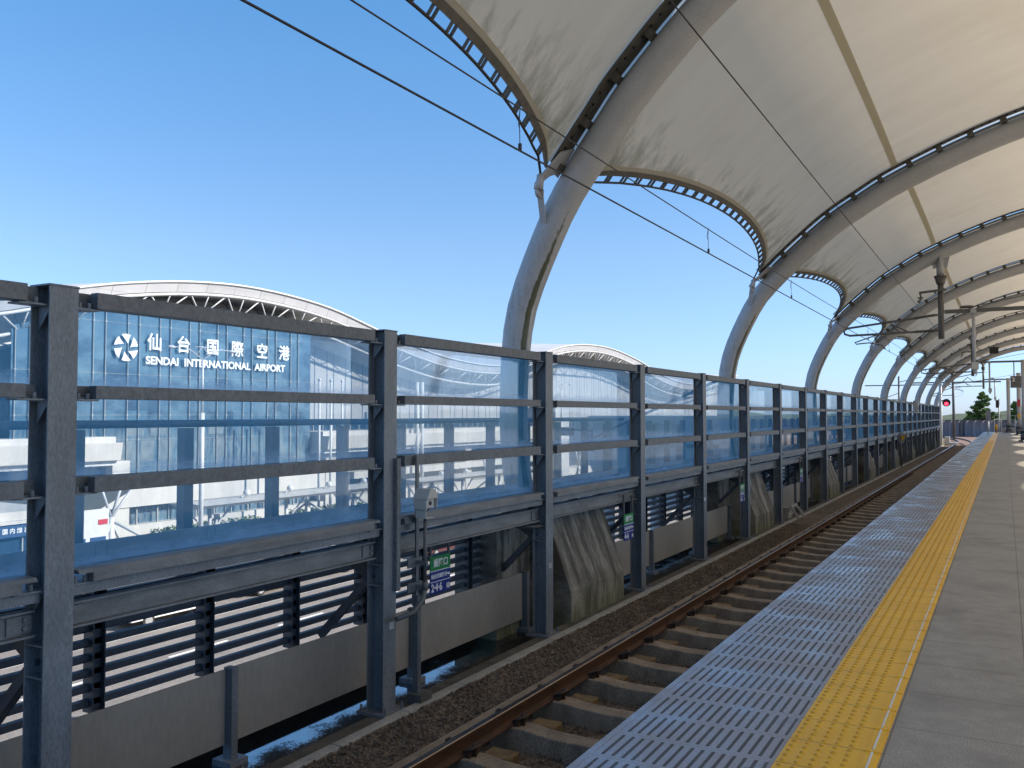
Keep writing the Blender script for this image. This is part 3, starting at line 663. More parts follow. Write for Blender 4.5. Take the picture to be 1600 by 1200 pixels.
def arch(k, label):
    y = AY[k + 1]; c = curve_of(k); a = thing('roof_arch', (c[0].x, y, .1), label, 'arch', 'tubular arches of the station roof')
    n0 = len(c); MB().tube([(p.x, y, p.y) for p in c[::3]], [.19 + .03 * min(1, max(0, (p.y - 1.5) / 4)) for p in c[::3]], 24).build('tube', M['tube'], a)
    MB().cyl(c[0].x, y, .1, .14, .34, n=20).build('foot_plate', M['hanger'], a)
    hb = .275 if k <= 0 else .305; wbar = .295 if k <= 0 else .235; ybar = .345 - wbar / 2; oc = off_curve(c, hb); u0 = len_at(c, 4.62); st = []
    cb = MB(); cb2 = MB(); cv = MB(); bo = MB()
    u = u0; du = 1 / NS
    while u < 1 - u0 - du / 2:
        p, q = at(oc, u), at(oc, u + du); pm = (p + q) / 2; d = (q - p).normalized(); nrm = Vector((-d.y, d.x))
        for s, cc in ((-1, cb), (1, cb2)): cc.bar((p.x, y + s * ybar, p.y), (q.x, y + s * ybar, q.y), wbar, .022, (nrm.x, 0, nrm.y))
        p2, q2 = at(off_curve_cache(k, round(hb + .085, 3)), u), at(off_curve_cache(k, round(hb + .085, 3)), u + du)
        cv.add([(p2.x, y - .34, p2.y), (q2.x, y - .34, q2.y), (q2.x, y + .34, q2.y), (p2.x, y + .34, p2.y)], [(0, 1, 2, 3)])
        u += du
    ln = LA if k <= 0 else LB; nb = int((1 - 2 * u0) * ln / .62)
    for j in range(nb + 1):
        uu = u0 + (1 - 2 * u0) * j / nb; p = at(c, uu); q = at(off_curve_cache(k, hb), uu); d = (at(c, uu + .004) - at(c, uu - .004)).normalized()
        pb = p + (q - p).normalized() * .17
        br = MB(); br.bar((pb.x, y, pb.y), (q.x, y, q.y), .11, .50, (0, 1, 0)); br.build('bracket', M['clamp'], a)
    for j in range(nb * 4):
        uu = u0 + (1 - 2 * u0) * (j + .5) / (nb * 4); q = at(off_curve_cache(k, round(hb - .013, 3)), uu); q0 = at(off_curve_cache(k, round(hb - .03, 3)), uu)
        if k < 3: bo.tube([(q.x, y - .25, q.y), (q0.x, y - .25, q0.y)], .018, 6)
    cb.build('clamp_bar', M['clamp'], a); cb2.build('clamp_bar', M['clamp'], a); cv.build('cover_strip', M['cover'], a)
    if bo.v: bo.build('clamp_bolts', M['black'], a)['kind'] = 'stuff'
    # corner arms with the cable sockets, both sides of the tube
    for s in (-1, 1):
        uc = len_at(c, 4.42); n1 = at(off_curve_cache(k, .16), uc); t0 = at(c, uc + .006); t1 = at(c, uc - .016); yo = y + s * .46
        ln_ = LA if k <= 0 else LB; nn = at(off_curve_cache(k, .22), uc + .004)
        def on(sv, yv_, h): p = at(off_curve_cache(k, h), uc + sv / ln_); return (p.x, y + s * yv_, p.y)
        ar = MB(); out_ = ((.62, .12), (.50, .36), (.22, .46), (.02, .52), (-.05, .47), (.06, .40), (.17, .31), (.22, .22), (.20, .10))
        v = [on(p[0], p[1], .20) for p in out_]; top = [on(p[0], p[1], .225) for p in out_]; m_ = len(v)
        ar.add(v + top, [list(range(m_)), list(range(2 * m_ - 1, m_ - 1, -1))] + [(i, (i + 1) % m_, (i + 1) % m_ + m_, i + m_) for i in range(m_)])
        ar.bar(on(.0, .45, .17), on(-.40, .19, .03), .014, .10, (Vector(on(0, 0, .3)) - Vector(on(0, 0, .1))))
        ar.build('corner_arm', M['tubepaint'], a)
        so = MB(); so.tube([(nn.x, yo, nn.y + .03), (nn.x - .015, yo + s * .02, nn.y - .16)], [.05, .055], 14); so.tube([(nn.x - .01, yo - s * .03, nn.y - .17), (nn.x - .06, yo - s * .03, nn.y - .17)], [.085, .085], 16)
        so.tube([(nn.x + .005, yo, nn.y + .03), (nn.x + .005, yo, nn.y + .05)], .035, 10, 0)
        so.build('cable_socket', M['tubepaint'], a)
    return a
_oc = {}
def off_curve_cache(k, h):
    key = (k <= 0, h)
    if key not in _oc: _oc[key] = off_curve(curve_of(k), h)
    return _oc[key]
def node_pt(k, s):
    c = curve_of(k); n = at(off_curve_cache(k, .22), len_at(c, 4.42) + .004); return Vector((n.x, AY[k + 1] + s * .46, n.y + .04))
def bay(k, label):                                   # membrane between arch k and arch k+1
    y0, y1 = AY[k + 1], AY[k + 2]; a = thing('roof_membrane', (XC, (y0 + y1) / 2, 7.5), label, 'membrane roof', 'membrane bays of the station roof')
    ca_, cb_ = curve_of(k), curve_of(k + 1)
    ua, ub = len_at(ca_, 4.60), len_at(cb_, 4.60)
    YI = .345
    def surf(u, t, dh=0.0):
        b = 4 * t * (1 - t); h = .30 - .30 * b + dh
        pa = at(off_curve_cache(k, round(h, 2)), u); pb = at(off_curve_cache(k + 1, round(h, 2)), u); p = pa.lerp(pb, t)
        return p
    def pt(u, t, dh=0.0): p = surf(u, t, dh); return (p.x, y0 + YI + (y1 - y0 - 2 * YI) * t, p.y)
    du_ = .80 / LB
    def us(t, ext=0.0): b = (4 * t * (1 - t)) ** .9; return ua + (ub - ua) * t + du_ * b + ext * min(1, b * 3 + .25)
    mm = MB()
    mm.grid(lambda u, t: pt(us(t, .19 / LB) + (1 - 2 * us(t, .19 / LB)) * u, t), 64, 24); mm.build('fabric', M['membrane'], a)
    # pale hem, clamp plate and cable along the scalloped eaves
    hem = MB(); hem.grid(lambda u, t: pt(us(t, (.13 + .075 * u) / LB), t, -.01), 1, 40); hem.build('hem', M['hem'], a)
    cl = MB(); cl.grid(lambda u, t: pt(us(t, (.055 + .085 * u) / LB), t, -.02), 1, 40); cl.grid(lambda u, t: pt(us(t, (.055 + .085 * u) / LB), t, .02), 1, 40)
    cl.grid(lambda u, t: pt(us(t, .055 / LB), t, -.02 + .04 * u), 1, 40); cl.build('clamp_plate', M['clamp'], a)
    def cab(t):
        if t <= 0: return node_pt(k, 1)
        if t >= 1: return node_pt(k + 1, -1)
        return Vector(pt(us(t, -.06 / LB), t))
    tt = [0] + [.04 + .92 * i / 36 for i in range(37)] + [1]
    MB().tube([cab(t) for t in tt], .017, 8).build('edge_cable', M['cable'], a)
    st = MB(); n = 26
    for i in range(n):
        t = .045 + .91 * i / (n - 1)
        for e in (-.004, .004): st.bar(cab(t + e), pt(us(t + e, .07 / LB), t + e), .02, .03)
    st.build('cable_clamps', M['clamp'], a)['kind'] = 'stuff'
    # overlapped seam band running along the bay
    ux = next(i for i, p in enumerate(off_curve(cb_, .3)) if p.x > -1.98) / NS
    if k == 0: ux = next(i for i, p in enumerate(off_curve(cb_, .3)) if p.x > -2.02) / NS
    sm = MB(); sm.grid(lambda u, t: pt(ux + (.13 / LB) * (u - .5), t, -.012), 1, 24); sm.build('seam_band', M['seam'], a)
    return a
arch(-1, 'grey tubular roof arch overhead behind the viewer')
for k in range(9): arch(k, '%s grey tubular arch rising behind the glass fence' % ORD[k])
bay(-1, 'white membrane bay overhead, nearest at the top edge, with mossy lower corner')
for k in range(8): bay(k, 'white membrane bay between the %s and %s grey tubular arches' % (ORD[k], ORD[k + 1]))
# lean-to of the roof behind the viewer
# ------------------------------------------------------------------ overhead line
ol = thing('overhead_line', (-3.4, 30, 3.7), 'black contact wire and messenger wire strung above the near track', 'overhead wire')
def wire(pts, r, name, parent): return MB().tube(pts, r, 6).build(name, M['cable'], parent)
wire([(-3.4, y, 3.72) for y in (-6, 10, 30, 62, 92)] + [(-4.2, 110, 3.75), (-7, 135, 3.8)], .0085, 'contact_wire', ol)
ms = []
for i in range(0, 93, 2):
    ms.append((-3.4 - .0 * i, -6 + i, 4.06 + .03 * math.cos((i - 6 - 31) / 62 * 2 * math.pi * 2)))
wire(ms + [(-4.2, 110, 4.1), (-7, 135, 4.2)], .0065, 'messenger_wire', ol)
for i in range(17):
    y = 6.2 + 5.2 * i; dr = MB(); dr.tube([(-3.4, y, 4.06), (-3.405, y, 3.96), (-3.4, y, 3.73)], .0035, 5); dr.tube([(-3.4, y, 4.06), (-3.425, y + .02, 3.95), (-3.4, y, 3.88)], .0035, 5); dr.box(-3.412, -3.388, y - .01, y + .01, 3.725, 3.78); dr.build('dropper', M['cable'], ol)
tag(wire([(-2.5, y, 5.21) for y in (-6, 31, 62, 93)] + [(-3.5, 130, 5.4)], .0075, 'feeder_wire', None), 'single thin feeder wire under the membrane roof right of the contact wire', 'wire')
def support(k, label):
    y = AY[k + 1]; zt = 6.6
    s = thing('catenary_support', (-1.74, y, 4.0), label, 'wire support', 'overhead wire supports hung from the arches')
    p = MB(); p.cyl(-1.74, y, 6.02, 6.72, .115, .115, 16); p.build('upper_tube', M['tubepaint'], s)
    gm = MB()
    for q in ((1, 0), (-1, 0), (0, 1), (0, -1)):
        gm.bar((-1.74 + q[0] * .2, y + q[1] * .2, 6.6 + q[0] * .06), (-1.74 + q[0] * .12, y + q[1] * .12, 6.28), .02, .16, (q[0], q[1], 0))
    gm.build('gusset', M['tubepaint'], s)
    p = MB(); p.cyl(-1.74, y, 5.97, 6.02, .19, n=16); p.cyl(-1.74, y, 5.75, 5.97, .12, .18, 16); p.cyl(-1.74, y, 4.0, 5.97, .09, n=16); p.build('pole', M['hanger'], s)
    b = MB(); b.bar((-1.58, y - .13, 5.56), (-2.36, y - .13, 5.50), .07, .07); b.bar((-1.9, y - .13, 5.5), (-1.9, y + .13, 5.5), .05, .05); b.bar((-2.34, y - .13, 5.5), (-2.30, y - .13, 5.34), .06, .05); b.build('feeder_arm', M['hanger'], s)
    b = MB()
    for i, z in enumerate((5.34, 5.29, 5.24, 5.2)): b.cyl(-2.32 - .04 * (i > 1), y - .13, z - .02, z + .01, (.09, .05, .06, .04)[i], n=12)
    b.build('insulator', M['hanger'], s)
    b = MB(); b.tube([(-1.84, y, 4.78), (-2.5, y, 4.70), (-3.4, y, 4.60), (-4.55, y, 4.47), (-4.68, y, 4.40), (-4.66, y, 4.28), (-4.5, y, 4.22), (-3.4, y, 4.24), (-1.84, y, 4.27)], .036, 10)
    b.tube([(-2.95, y, 4.25), (-3.25, y, 4.55)], .022, 8); b.tube([(-2.95, y, 4.25), (-2.72, y, 4.28)], .03, 8); b.tube([(-3.25, y, 4.55), (-2.75, y, 4.3)], .022, 8)
    for z0, z1 in ((4.70, 4.78), (4.26, 4.27)):
        for i in range(12): x = -2.5 + .05 * i; b.tube([(x, y, z0 + (z1 - z0) * i / 12), (x + .012, y, z0 + (z1 - z0) * i / 12)], .062, 10)
    b.build('cantilever', M['hanger'], s)
    b = MB(); b.tube([(-3.6, y, 4.23), (-4.35, y, 3.98), (-4.3, y, 3.93), (-3.9, y, 3.96), (-3.5, y, 3.86), (-3.4, y, 3.74)], .02, 8); b.build('steady_arm', M['hanger'], s)
    b = MB(); b.bar((-1.64, y, 4.86), (8.5, y, 4.86), .10, .115); b.build('cross_beam', M['hanger'], s)
    b = MB(); b.ball((-1.0, y, 4.985), .1, 6, sx=2.2, sz=.5); b.tube([(-.75, y, 5.0), (8, y, 6.6)], .012, 6); b.build('guy_wire', M['hanger'], s)
    b = MB(); b.cyl(-.82, y - .1, 3.05, 4.86, .05, n=12); b.box(-.9, -.74, y - .17, y + .02, 4.76, 4.9); b.build('drop_pole', M['tubepaint'], s)
    b = MB(); b.box(-.90, -.70, y - .2, y + .02, 3.0, 3.22); b.cyl(-.8, y - .09, 2.88, 3.0, .05, .07, 12); b.build('lamp_box', M['camwhite'], s)
support(2, 'nearest catenary support pole hung below the third arch with a side beam')
support(5, 'middle catenary support pole hung far down under the roof')
support(8, 'farthest catenary support pole hung at the roof end')
sp_ = MB(); y = AY[6] - .3; sp_.box(-.80, -.30, y - .12, y + .12, 5.36, 5.70, 0); sp_.cyl(-.55, y, 5.70, 5.9, .03); sp_.box(-.86, -.24, y - .15, y + .15, 5.72, 5.75)
tag(sp_.build('hanging_speaker', M['black'], bevel=.01), 'dark boxy loudspeaker hung below a cross beam under the membrane', 'loudspeaker')

# ------------------------------------------------------------------ fittings on the fence
def camera_box():
    t = thing('camera_housing', (-5.05, 7.29, .5), 'small pale hooded camera housing on a post before the glass fence', 'camera')
    yc = 7.29
    b = MB(); b.prism([(yc - .095, .745), (yc + .095, .745), (yc + .045, .84), (yc - .045, .84)], 'X', -5.165, -4.985); b.build('hood', M['camwhite'], t, bevel=.004)
    b = MB(); b.box(-5.155, -5.015, yc - .08, yc + .06, .65, .742); b.box(-5.155, -4.99, yc + .078, yc + .086, .65, .743); b.box(-5.155, -5.0, yc - .094, yc - .085, .64, .743); b.build('box', M['camwhite'], t, bevel=.003)
    b = MB(); b.tube([(-5.014, yc - .012, .70), (-5.006, yc - .012, .70)], .02, 14); b.build('lens', M['black'], t)
    b = MB(); b.box(-5.145, -5.02, yc - .075, yc - .066, .55, .65); b.box(-5.145, -5.136, yc - .066, yc + .06, .55, .65); b.box(-5.145, -5.02, yc - .066, yc + .06, .55, .557); b.build('bracket', M['camwhite'], t)
    b = MB(); b.tube([(-5.03, yc + .01, .65), (-5.045, yc - .02, .62), (-5.075, yc - .05, .59), (-5.08, yc - .06, .56)], .006, 6); b.build('cable', M['black'], t)
    b = MB(); b.cyl(-5.08, 7.29, -.10, .55, .018, n=10); b.cyl(-5.08, 7.29, -.17, -.08, .03, n=10); b.tube([(-5.08, 7.29, -.15), (-5.08, 7.25, -.26), (-5.1, 7.12, -.36), (-5.14, 6.9, -.385)], .026, 8); b.build('conduit', M['hanger'], t)
    for z in (.10, -.14): b = MB(); b.box(-5.20, -5.185, 7.15, 7.39, z - .045, z + .045); b.box(-5.185, -5.055, 7.27, 7.31, z - .02, z + .02); b.build('clamp_plate', M['rail_steel'], t)
    b = MB()
    b.box(-5.25, -5.205, 6.985, 6.991, -.14, 1.15); b.box(-5.25, -5.205, 7.043, 7.049, -.14, 1.15); b.box(-5.209, -5.203, 6.991, 7.043, -.14, 1.15)
    b.box(-5.25, -5.205, 7.352, 7.358, -.30, 1.17); b.box(-5.209, -5.203, 7.31, 7.352, -.30, 1.17)
    b.box(-5.235, -5.175, 7.30, 7.36, -1.28, -.24)
    b.build('upright', M['rail_steel'], t)
    b = MB(); b.box(-5.26, -5.09, 7.24, 7.44, -1.30, -1.20); b.build('foot', M['hanger'], t)
camera_box()
def door_sign(y, x, txt, label):
    t = thing('door_position_sign', (x, y, 0), label, 'sign', 'boarding position signs on the fence'); w = .40
    b = MB(); b.bar((x - .01, y + .015, .30), (x - .01, y + .015, -.05), .025, .025); b.bar((x - .01, y + w - .015, .30), (x - .01, y + w - .015, -.05), .025, .025); b.bar((x - .01, y, .295), (x - .01, y + w, .295), .025, .03); b.build('bracket', M['hanger'], t)
    b = MB(); b.box(x - .006, x + .004, y, y + w, -.165, -.005); b.build('green_panel', M['green_sign'], t)
    b = MB(); b.box(x - .006, x + .004, y, y + w, -.42, -.165); b.build('blue_panel', M['blue_sign'], t)
    b = MB(); b.box(x + .004, x + .006, y, y + w, -.172, -.163); b.box(x + .004, x + .006, y, y + w, -.292, -.284); b.build('divider_lines', M['sign_white'], t)
    X = x + .005; rt, up = (0, 1, 0), (0, 0, 1)
    text_mesh('乗降口', .098, M['sign_white'], 'lettering', t, (X, y + .056, -.118), rt, up, .0022)
    text_mesh('仙台方面行き', .054, M['sign_white'], 'lettering', t, (X, y + .012, -.247), rt, up, .0014)
    ar = MB(); yy_ = y + .335; ar.add([(X + .003, a, z) for a, z in ((yy_, -.240), (yy_ + .03, -.240), (yy_ + .03, -.252), (yy_ + .056, -.230), (yy_ + .03, -.208), (yy_ + .03, -.220), (yy_, -.220))], [(0, 1, 2, 3, 4, 5, 6)]); ar.build('arrow', M['sign_white'], t)
    text_mesh(txt, .118, M['sign_white'], 'lettering', t, (X, y + .014, -.392), rt, up, .0035, sx=.9 if len(txt) > 3 else 1.1)
    text_mesh('両', .072, M['sign_white'], 'lettering', t, (X, y + .315, -.392), rt, up, .0014)
    return t
door_sign(8.133, -5.60, '2·4·6', 'nearest green and blue boarding position sign reading 2 4 6, beside the camera housing')
door_sign(13.08, -5.30, '4-6', 'second green and blue boarding position sign, between the first buttress and a fence post')
door_sign(13.08 + 6.88 + .1, -5.30, '4-6', 'third green and blue boarding position sign, left of the second buttress')
door_sign(13.08 + 13.7, -5.30, '6', 'fourth green and blue boarding position sign, far down the fence')
# orange triangle marker, small grey boxes by the far posts
t = thing('orange_marker', (-5.0, 52.5, -1.3), 'orange and black triangle marker on a slim pole by the far fence', 'marker')
MB().cyl(-5.0, 52.5, -1.3, .28, .03).build('pole', M['hanger'], t)
MB().tube([(-5.02, 52.5, .30), (-4.98, 52.48, .30)], .32, 20).build('backing', M['black'], t)
MB().prism([(-5.24, .44), (-4.74, .44), (-4.99, .08)], 'Y', 52.44, 52.47).build('triangle', M['yellow2'], t)
t = thing('signal_box', (-5.15, 63, 1.7), 'small beige cabinet mounted high on a far fence post', 'cabinet')
b = MB(); b.box(-5.25, -4.95, 62.85, 63.3, 1.75, 2.5); b.build('cabinet', M['camwhite'], t, bevel=.01); MB().tube([(-4.95, 63, 2.0), (-4.93, 63, 2.0)], .06, 10).build('lens', M['black'], t)
# little steel frame at the kerb
b = MB(); 
for yy_ in (25.0, 25.7): b.bar((-5.45, yy_, -1.42), (-5.2, yy_ + .0, -.95), .06, .06); b.bar((-5.2, yy_, -.95), (-4.98, yy_, -1.28), .05, .05)
b.bar((-5.2, 25.0, -.95), (-5.2, 25.7, -.95), .06, .06); b.bar((-5.3, 25.0, -1.2), (-5.3, 25.7, -1.2), .05, .05); b.box(-5.5, -5.3, 25.1, 25.6, -1.42, -1.0)
tag(b.build('kerb_frame', M['kerb']), 'low grey steel frame standing at the kerb by the track', 'frame')

# ------------------------------------------------------------------ far end: signal, poles, corrugated wall, columns, sign, tree
t = thing('railway_signal', (-5.35, 92.6, -1.3), 'lit red railway signal on a pole where the glass fence ends', 'signal')
b = MB(); b.cyl(-5.35, 92.6, -1.4, 5.2, .13); b.build('pole', M['white_paint'], t)
b = MB(); b.box(-5.35, -4.9, 92.5, 92.6, 2.9, 2.98); b.tube([(-4.84, 92.5, 2.72), (-4.84, 92.42, 2.72)], .36, 24); b.tube([(-4.84, 92.42, 2.65), (-4.84, 92.1, 2.68)], [.21, .2], 16, cap=False); b.build('backboard', M['black'], t)
b = MB(); b.tube([(-4.84, 92.40, 2.60), (-4.84, 92.36, 2.60)], .17, 20); b.build('lamp', M['redlamp'], t)
def mast(x, y, h, label, beam=None):
    t = thing('catenary_mast', (x, y, -1.5), label, 'mast', 'catenary masts beyond the platform')
    MB().cyl(x, y, -1.5, h, .17, .14).build('pole', M['hanger'], t)
    if beam:
        MB().bar((x - beam[0], y, beam[2]), (x + beam[1], y, beam[2]), .14, .16).build('beam', M['hanger'], t)
        b = MB(); b.tube([(x, y, beam[2] + .5), (x + 3.2, y, beam[2] + 1.2)], .05, 8); b.tube([(x - 2.8, y, 3.9), (x, y, 5.0)], .045, 8); b.tube([(x - 2.8, y, 3.9), (x, y, 4.0)], .045, 8); b.tube([(x + 1.0, y, beam[2]), (x + 1.6, y, beam[2] + .6), (x + 2.3, y, beam[2])], .05, 8); b.build('bracket_arms', M['hanger'], t)
mast(-5.6, 122, 7.2, 'grey catenary mast standing left of the pine with bracket arms', (4.5, 5.2, 5.6))
mast(-14.5, 150, 7.6, 'slim catenary mast seen between the last two arches', (5, 6, 6.2))
mast(-19.0, 140, 7.2, 'slim catenary mast seen left of the last three arches')
mast(-27, 150, 7.0, 'slim catenary mast farthest left above the fence top')
wv = MB(); pts = []
for i in range(0, 321):
    x = -44 + i * .25; pts.append((x, 139 + .12 * (1 if (i // 2) % 2 else -1) + .0009 * (x + 2) ** 2))
v = [(p[0], p[1], z) for p in pts for z in (-1.6, .78)]
wv.add(v, [(2 * i, 2 * i + 2, 2 * i + 3, 2 * i + 1) for i in range(len(pts) - 1)])
cw = thing('corrugated_wall', (0, 139, -1.6), 'grey corrugated sheet wall closing the view beyond the platform end', 'wall')
wv.build('sheet', M['corr'], cw)
b = MB(); b.box(-44, 36, 138.7, 139.0, .78, .86); b.build('coping', M['hanger'], cw)
for x in (-5.4, .2, 6): bb = MB(); bb.box(x - .12, x + .12, 138.4, 138.85, -1.6, .8); bb.build('stanchion', M['hanger'], cw)
def column(x, y, label):
    t = thing('platform_column', (x, y, 0), label, 'column', 'steel columns at the platform end')
    MB().cyl(x, y, .3, 4.8, .15, n=20).build('shaft', M['tubepaint'], t)
    b = MB(); b.cyl(x, y, .62, .68, .42, n=20); b.build('collar', M['hanger'], t)
    b = MB(); b.cyl(x, y, .1, .62, .24, n=20); b.box(x - .34, x - .1, y - .3, y + .3, 0, .1); b.box(x + .1, x + .34, y - .3, y + .3, 0, .1); b.build('boot', M['hanger'], t)
column(.98, 59.5, 'nearest grey platform column under the dark sign board')
column(.92, 78, 'middle grey platform column with red striped tag')
column(.25, 89, 'farthest grey platform column at the platform end')
b = MB(); b.box(.80, 1.0, 77.78, 77.81, 2.2, 2.75); tag(b.build('striped_plate', M['red']), 'red and white hazard plate on the middle platform column', 'plate')
b = MB(); b.box(.81, .99, 77.76, 77.80, 1.35, 1.65); tag(b.build('orange_plate', M['yellow2']), 'orange plate low on the middle platform column', 'plate')
t = thing('platform_sign', (1.8, 62, 4.0), 'dark hanging platform number 2 sign board with a blue block', 'sign')
y = 61.9; b = MB(); b.box(.30, 4.2, y, y + .25, 3.23, 3.95); b.build('board', M['hanger'], t, bevel=.01)
b = MB(); b.box(1.10, 1.34, y - .01, y - .001, 3.25, 3.93); b.build('blue_block', M['bluebox'], t)
text_mesh('2', .34, M['sign_white'], 'lettering', t, (.38, y - .004, 3.62), (1, 0, 0), (0, 0, 1), .01)
text_mesh('仙台方面', .26, M['sign_white'], 'lettering', t, (1.42, y - .004, 3.62), (1, 0, 0), (0, 0, 1), .004)
b = MB(); b.cyl(.5, y + .12, 3.95, 4.86, .03); b.cyl(3.9, y + .12, 3.95, 4.86, .03); b.build('hanger_rod', M['hanger'], t)
t = thing('yellow_bollard', (-.72, 88.2, 0), 'short yellow bollard at the platform end', 'bollard')
MB().cyl(-.72, 88.2, .18, .75, .11).build('post', M['yellow2'], t); MB().cyl(-.72, 88.2, 0, .18, .06).build('base', M['hanger'], t)
t = thing('stop_sign_post', (-1.35, 90, 0), 'white post with a pale grey plate at the platform end', 'sign')
MB().cyl(-1.35, 90, 0, 1.1, .06).build('post', M['white_paint'], t); MB().box(-1.55, -1.15, 89.9, 90.0, 1.05, 1.95).build('plate', M['corr'], t)
t = thing('end_signal_post', (-.5, 90.5, 0), 'slim white post with a dark signal head at the platform end', 'signal')
MB().cyl(-.5, 90.5, 0, 3.0, .05).build('post', M['white_paint'], t); b = MB(); b.box(-.75, -.5, 90.3, 90.42, 2.2, 2.9); b.build('head', M['black'], t, bevel=.03)
t = thing('end_railing', (1.2, 90.8, 0), 'pale steel railing across the platform end', 'railing'); b = MB()
for i in range(16): b.cyl(-.9 + i * .55, 90.8, 0, 1.5, .025, n=8)
b.bar((-.9, 90.8, 1.5), (7.4, 90.8, 1.5), .05, .05); b.bar((-.9, 90.8, .75), (7.4, 90.8, .75), .04, .04); b.build('bars', M['mullion'], t)
b = MB(); b.box(-.3, 5.5, 90.0, 90.5, 0, .38); tag(b.build('concrete_ledge', M['kerb']), 'low pale concrete ledge before the end railing', 'ledge')
t = thing('white_cabinet', (-4.9, 95.5, -1.5), 'small white trackside cabinet beyond the fence end', 'cabinet')
MB().box(-5.2, -4.75, 95.3, 95.7, -1.3, -.55).build('cabinet', M['white_paint'], t, bevel=.03); MB().box(-5.25, -4.7, 95.25, 95.75, -1.5, -1.3).build('base', M['kerb'], t)
b = MB(); b.box(-4.7, -4.05, 93.2, 93.9, -1.5, -1.05); tag(b.build('junction_box', M['white_paint'], bevel=.03), 'low white junction box lying beside the far rail', 'box')

def leaf_clump(mb, c, r, n, size, flat=.7, needle=False):
    for _ in range(n):
        while True:
            p = Vector((random.uniform(-1, 1), random.uniform(-1, 1), random.uniform(-1, 1)))
            if p.length < 1: break
        p = p * (.55 + .45 * random.random()) ; q = Vector(c) + Vector((p.x * r, p.y * r, p.z * r * flat))
        a = Vector((random.gauss(0, 1), random.gauss(0, 1), random.gauss(0, 1))).normalized(); 
        if needle: a = (a + p.normalized() * 1.2 + Vector((0, 0, .7))).normalized()
        b_ = a.orthogonal().normalized(); b_ = Matrix.Rotation(random.uniform(0, 6.28), 3, a) @ b_
        s = size * random.uniform(.6, 1.4)
        mb.add([q - b_ * s * .35, q + a * s, q + b_ * s * .35, q - a * s * .4], [(0, 1, 2, 3)])
def pine(x, y, zb, h, w, label):
    t = thing('pine_tree', (x, y, zb), label, 'tree', 'pines beyond the wall')
    tr = MB(); tr.tube([(x, y, zb), (x + .15, y, zb + h * .5), (x, y, zb + h * .97)], [.32, .2, .04], 8)
    cr = MB(); lv = 11
    for i in range(lv):
        f = i / (lv - 1); z = zb + h * (.52 + .46 * f); rr = w * (1 - f) ** .75 * random.uniform(.75, 1.1) + .25
        nb = max(2, int(7 * (1 - f) + 2)); a0 = random.uniform(0, 6.28); cx_ = .35 * math.sin(i * 1.9)
        for j in range(nb):
            a = a0 + j * 6.283 / nb + random.uniform(-.4, .4); L_ = rr * random.uniform(.45, 1.3)
            e = (x + L_ * math.cos(a), y + L_ * math.sin(a), z + L_ * random.uniform(.0, .55)); tr.tube([(x, y, z - .15), e], [.06, .02], 5)
            for q in (.5, .78, 1.0):
                c = (x + L_ * q * math.cos(a), y + L_ * q * math.sin(a), z + (e[2] - z) * q + .1); leaf_clump(cr, c, .42 + .16 * (1 - f), 85, .2, .55, True)
    leaf_clump(cr, (x, y, zb + h), .35, 60, .2, 1.3, True)
    tr.build('trunk', M['bark'], t); cr.build('crown', M['pine'], t)
pine(-3.05, 150, -8, 12.7, 2.5, 'tall dark green pine rising above the corrugated wall, left of the columns')
pine(1.2, 152, -8, 11.2, 1.8, 'smaller pine half hidden behind the platform columns')
pine(3.9, 150, -8, 10.6, 2.2, 'pine at the right edge behind the platform columns')
pine(-5.0, 156, -8, 9.3, 1.6, 'low pine just left of the tall pine')

# ------------------------------------------------------------------ airport terminal
RW = [(0, 3.2), (12, 5.2), (24, 7.2), (34.1, 9.2), (39.8, 10.7), (43.8, 11.55), (49.2, 12.35), (55, 12.75), (61, 12.6), (67.2, 11.95), (74.3, 10.5), (81.3, 9.2), (88, 8.3), (96, 7.9), (102, 8.15), (109, 9.5), (117, 11.4), (124, 12.4), (130, 12.75), (136, 12.75), (142, 12.35), (151, 11.25), (165, 8.9), (178, 8.0), (190, 8.4), (205, 10.2), (220, 11.5)]
def rz(y):
    for i in range(len(RW) - 1):
        if RW[i][0] <= y <= RW[i + 1][0]:
            t = (y - RW[i][0]) / (RW[i + 1][0] - RW[i][0]); t0 = t
            m0 = RW[max(i - 1, 0)]; p0 = RW[i]; p1 = RW[i + 1]; m1 = RW[min(i + 2, len(RW) - 1)]
            s0 = (p1[1] - m0[1]) / (p1[0] - m0[0]) * (p1[0] - p0[0]); s1 = (m1[1] - p0[1]) / (m1[0] - p0[0]) * (p1[0] - p0[0])
            return (2*t**3-3*t*t+1)*p0[1]+(t**3-2*t*t+t)*s0+(-2*t**3+3*t*t)*p1[1]+(t**3-t*t)*s1
    return RW[-1][1]
T = thing('airport_terminal', (-60, 80, -8), 'airport terminal with a wavy white roof and glass front with white lettering', 'terminal building')
Y0, Y1 = 2, 218
ns = 144
def yv(u): return Y0 + (Y1 - Y0) * u
rf = MB(); rf.grid(lambda u, v: (-57.9 - 62 * v, yv(u), rz(yv(u)) + .05 + 2.2 * math.sin(v * math.pi * .5)), ns, 6); rf.build('roof', M['roofwhite'], T)
fa = MB(); fa.grid(lambda u, v: (-57.9 - .35 * v, yv(u), rz(yv(u)) + .05 - .82 * v), ns, 1); fa.grid(lambda u, v: (-58.25 - 4 * v, yv(u), rz(yv(u)) - .77), ns, 1); fa.build('fascia', M['fascia_panels'], T)
ed = MB(); ed.tube([(-57.86, yv(i / ns), rz(yv(i / ns)) + .05) for i in range(ns + 1)], .09, 8); ed.build('roof_edge', M['roofwhite'], T)
def lz(y): return min(rz(y) - 2.45, 9.9 - .0 * y)
tr = MB(); tr.tube([(-58.2, yv(i / ns), rz(yv(i / ns)) - .95) for i in range(ns + 1)], .13, 8)
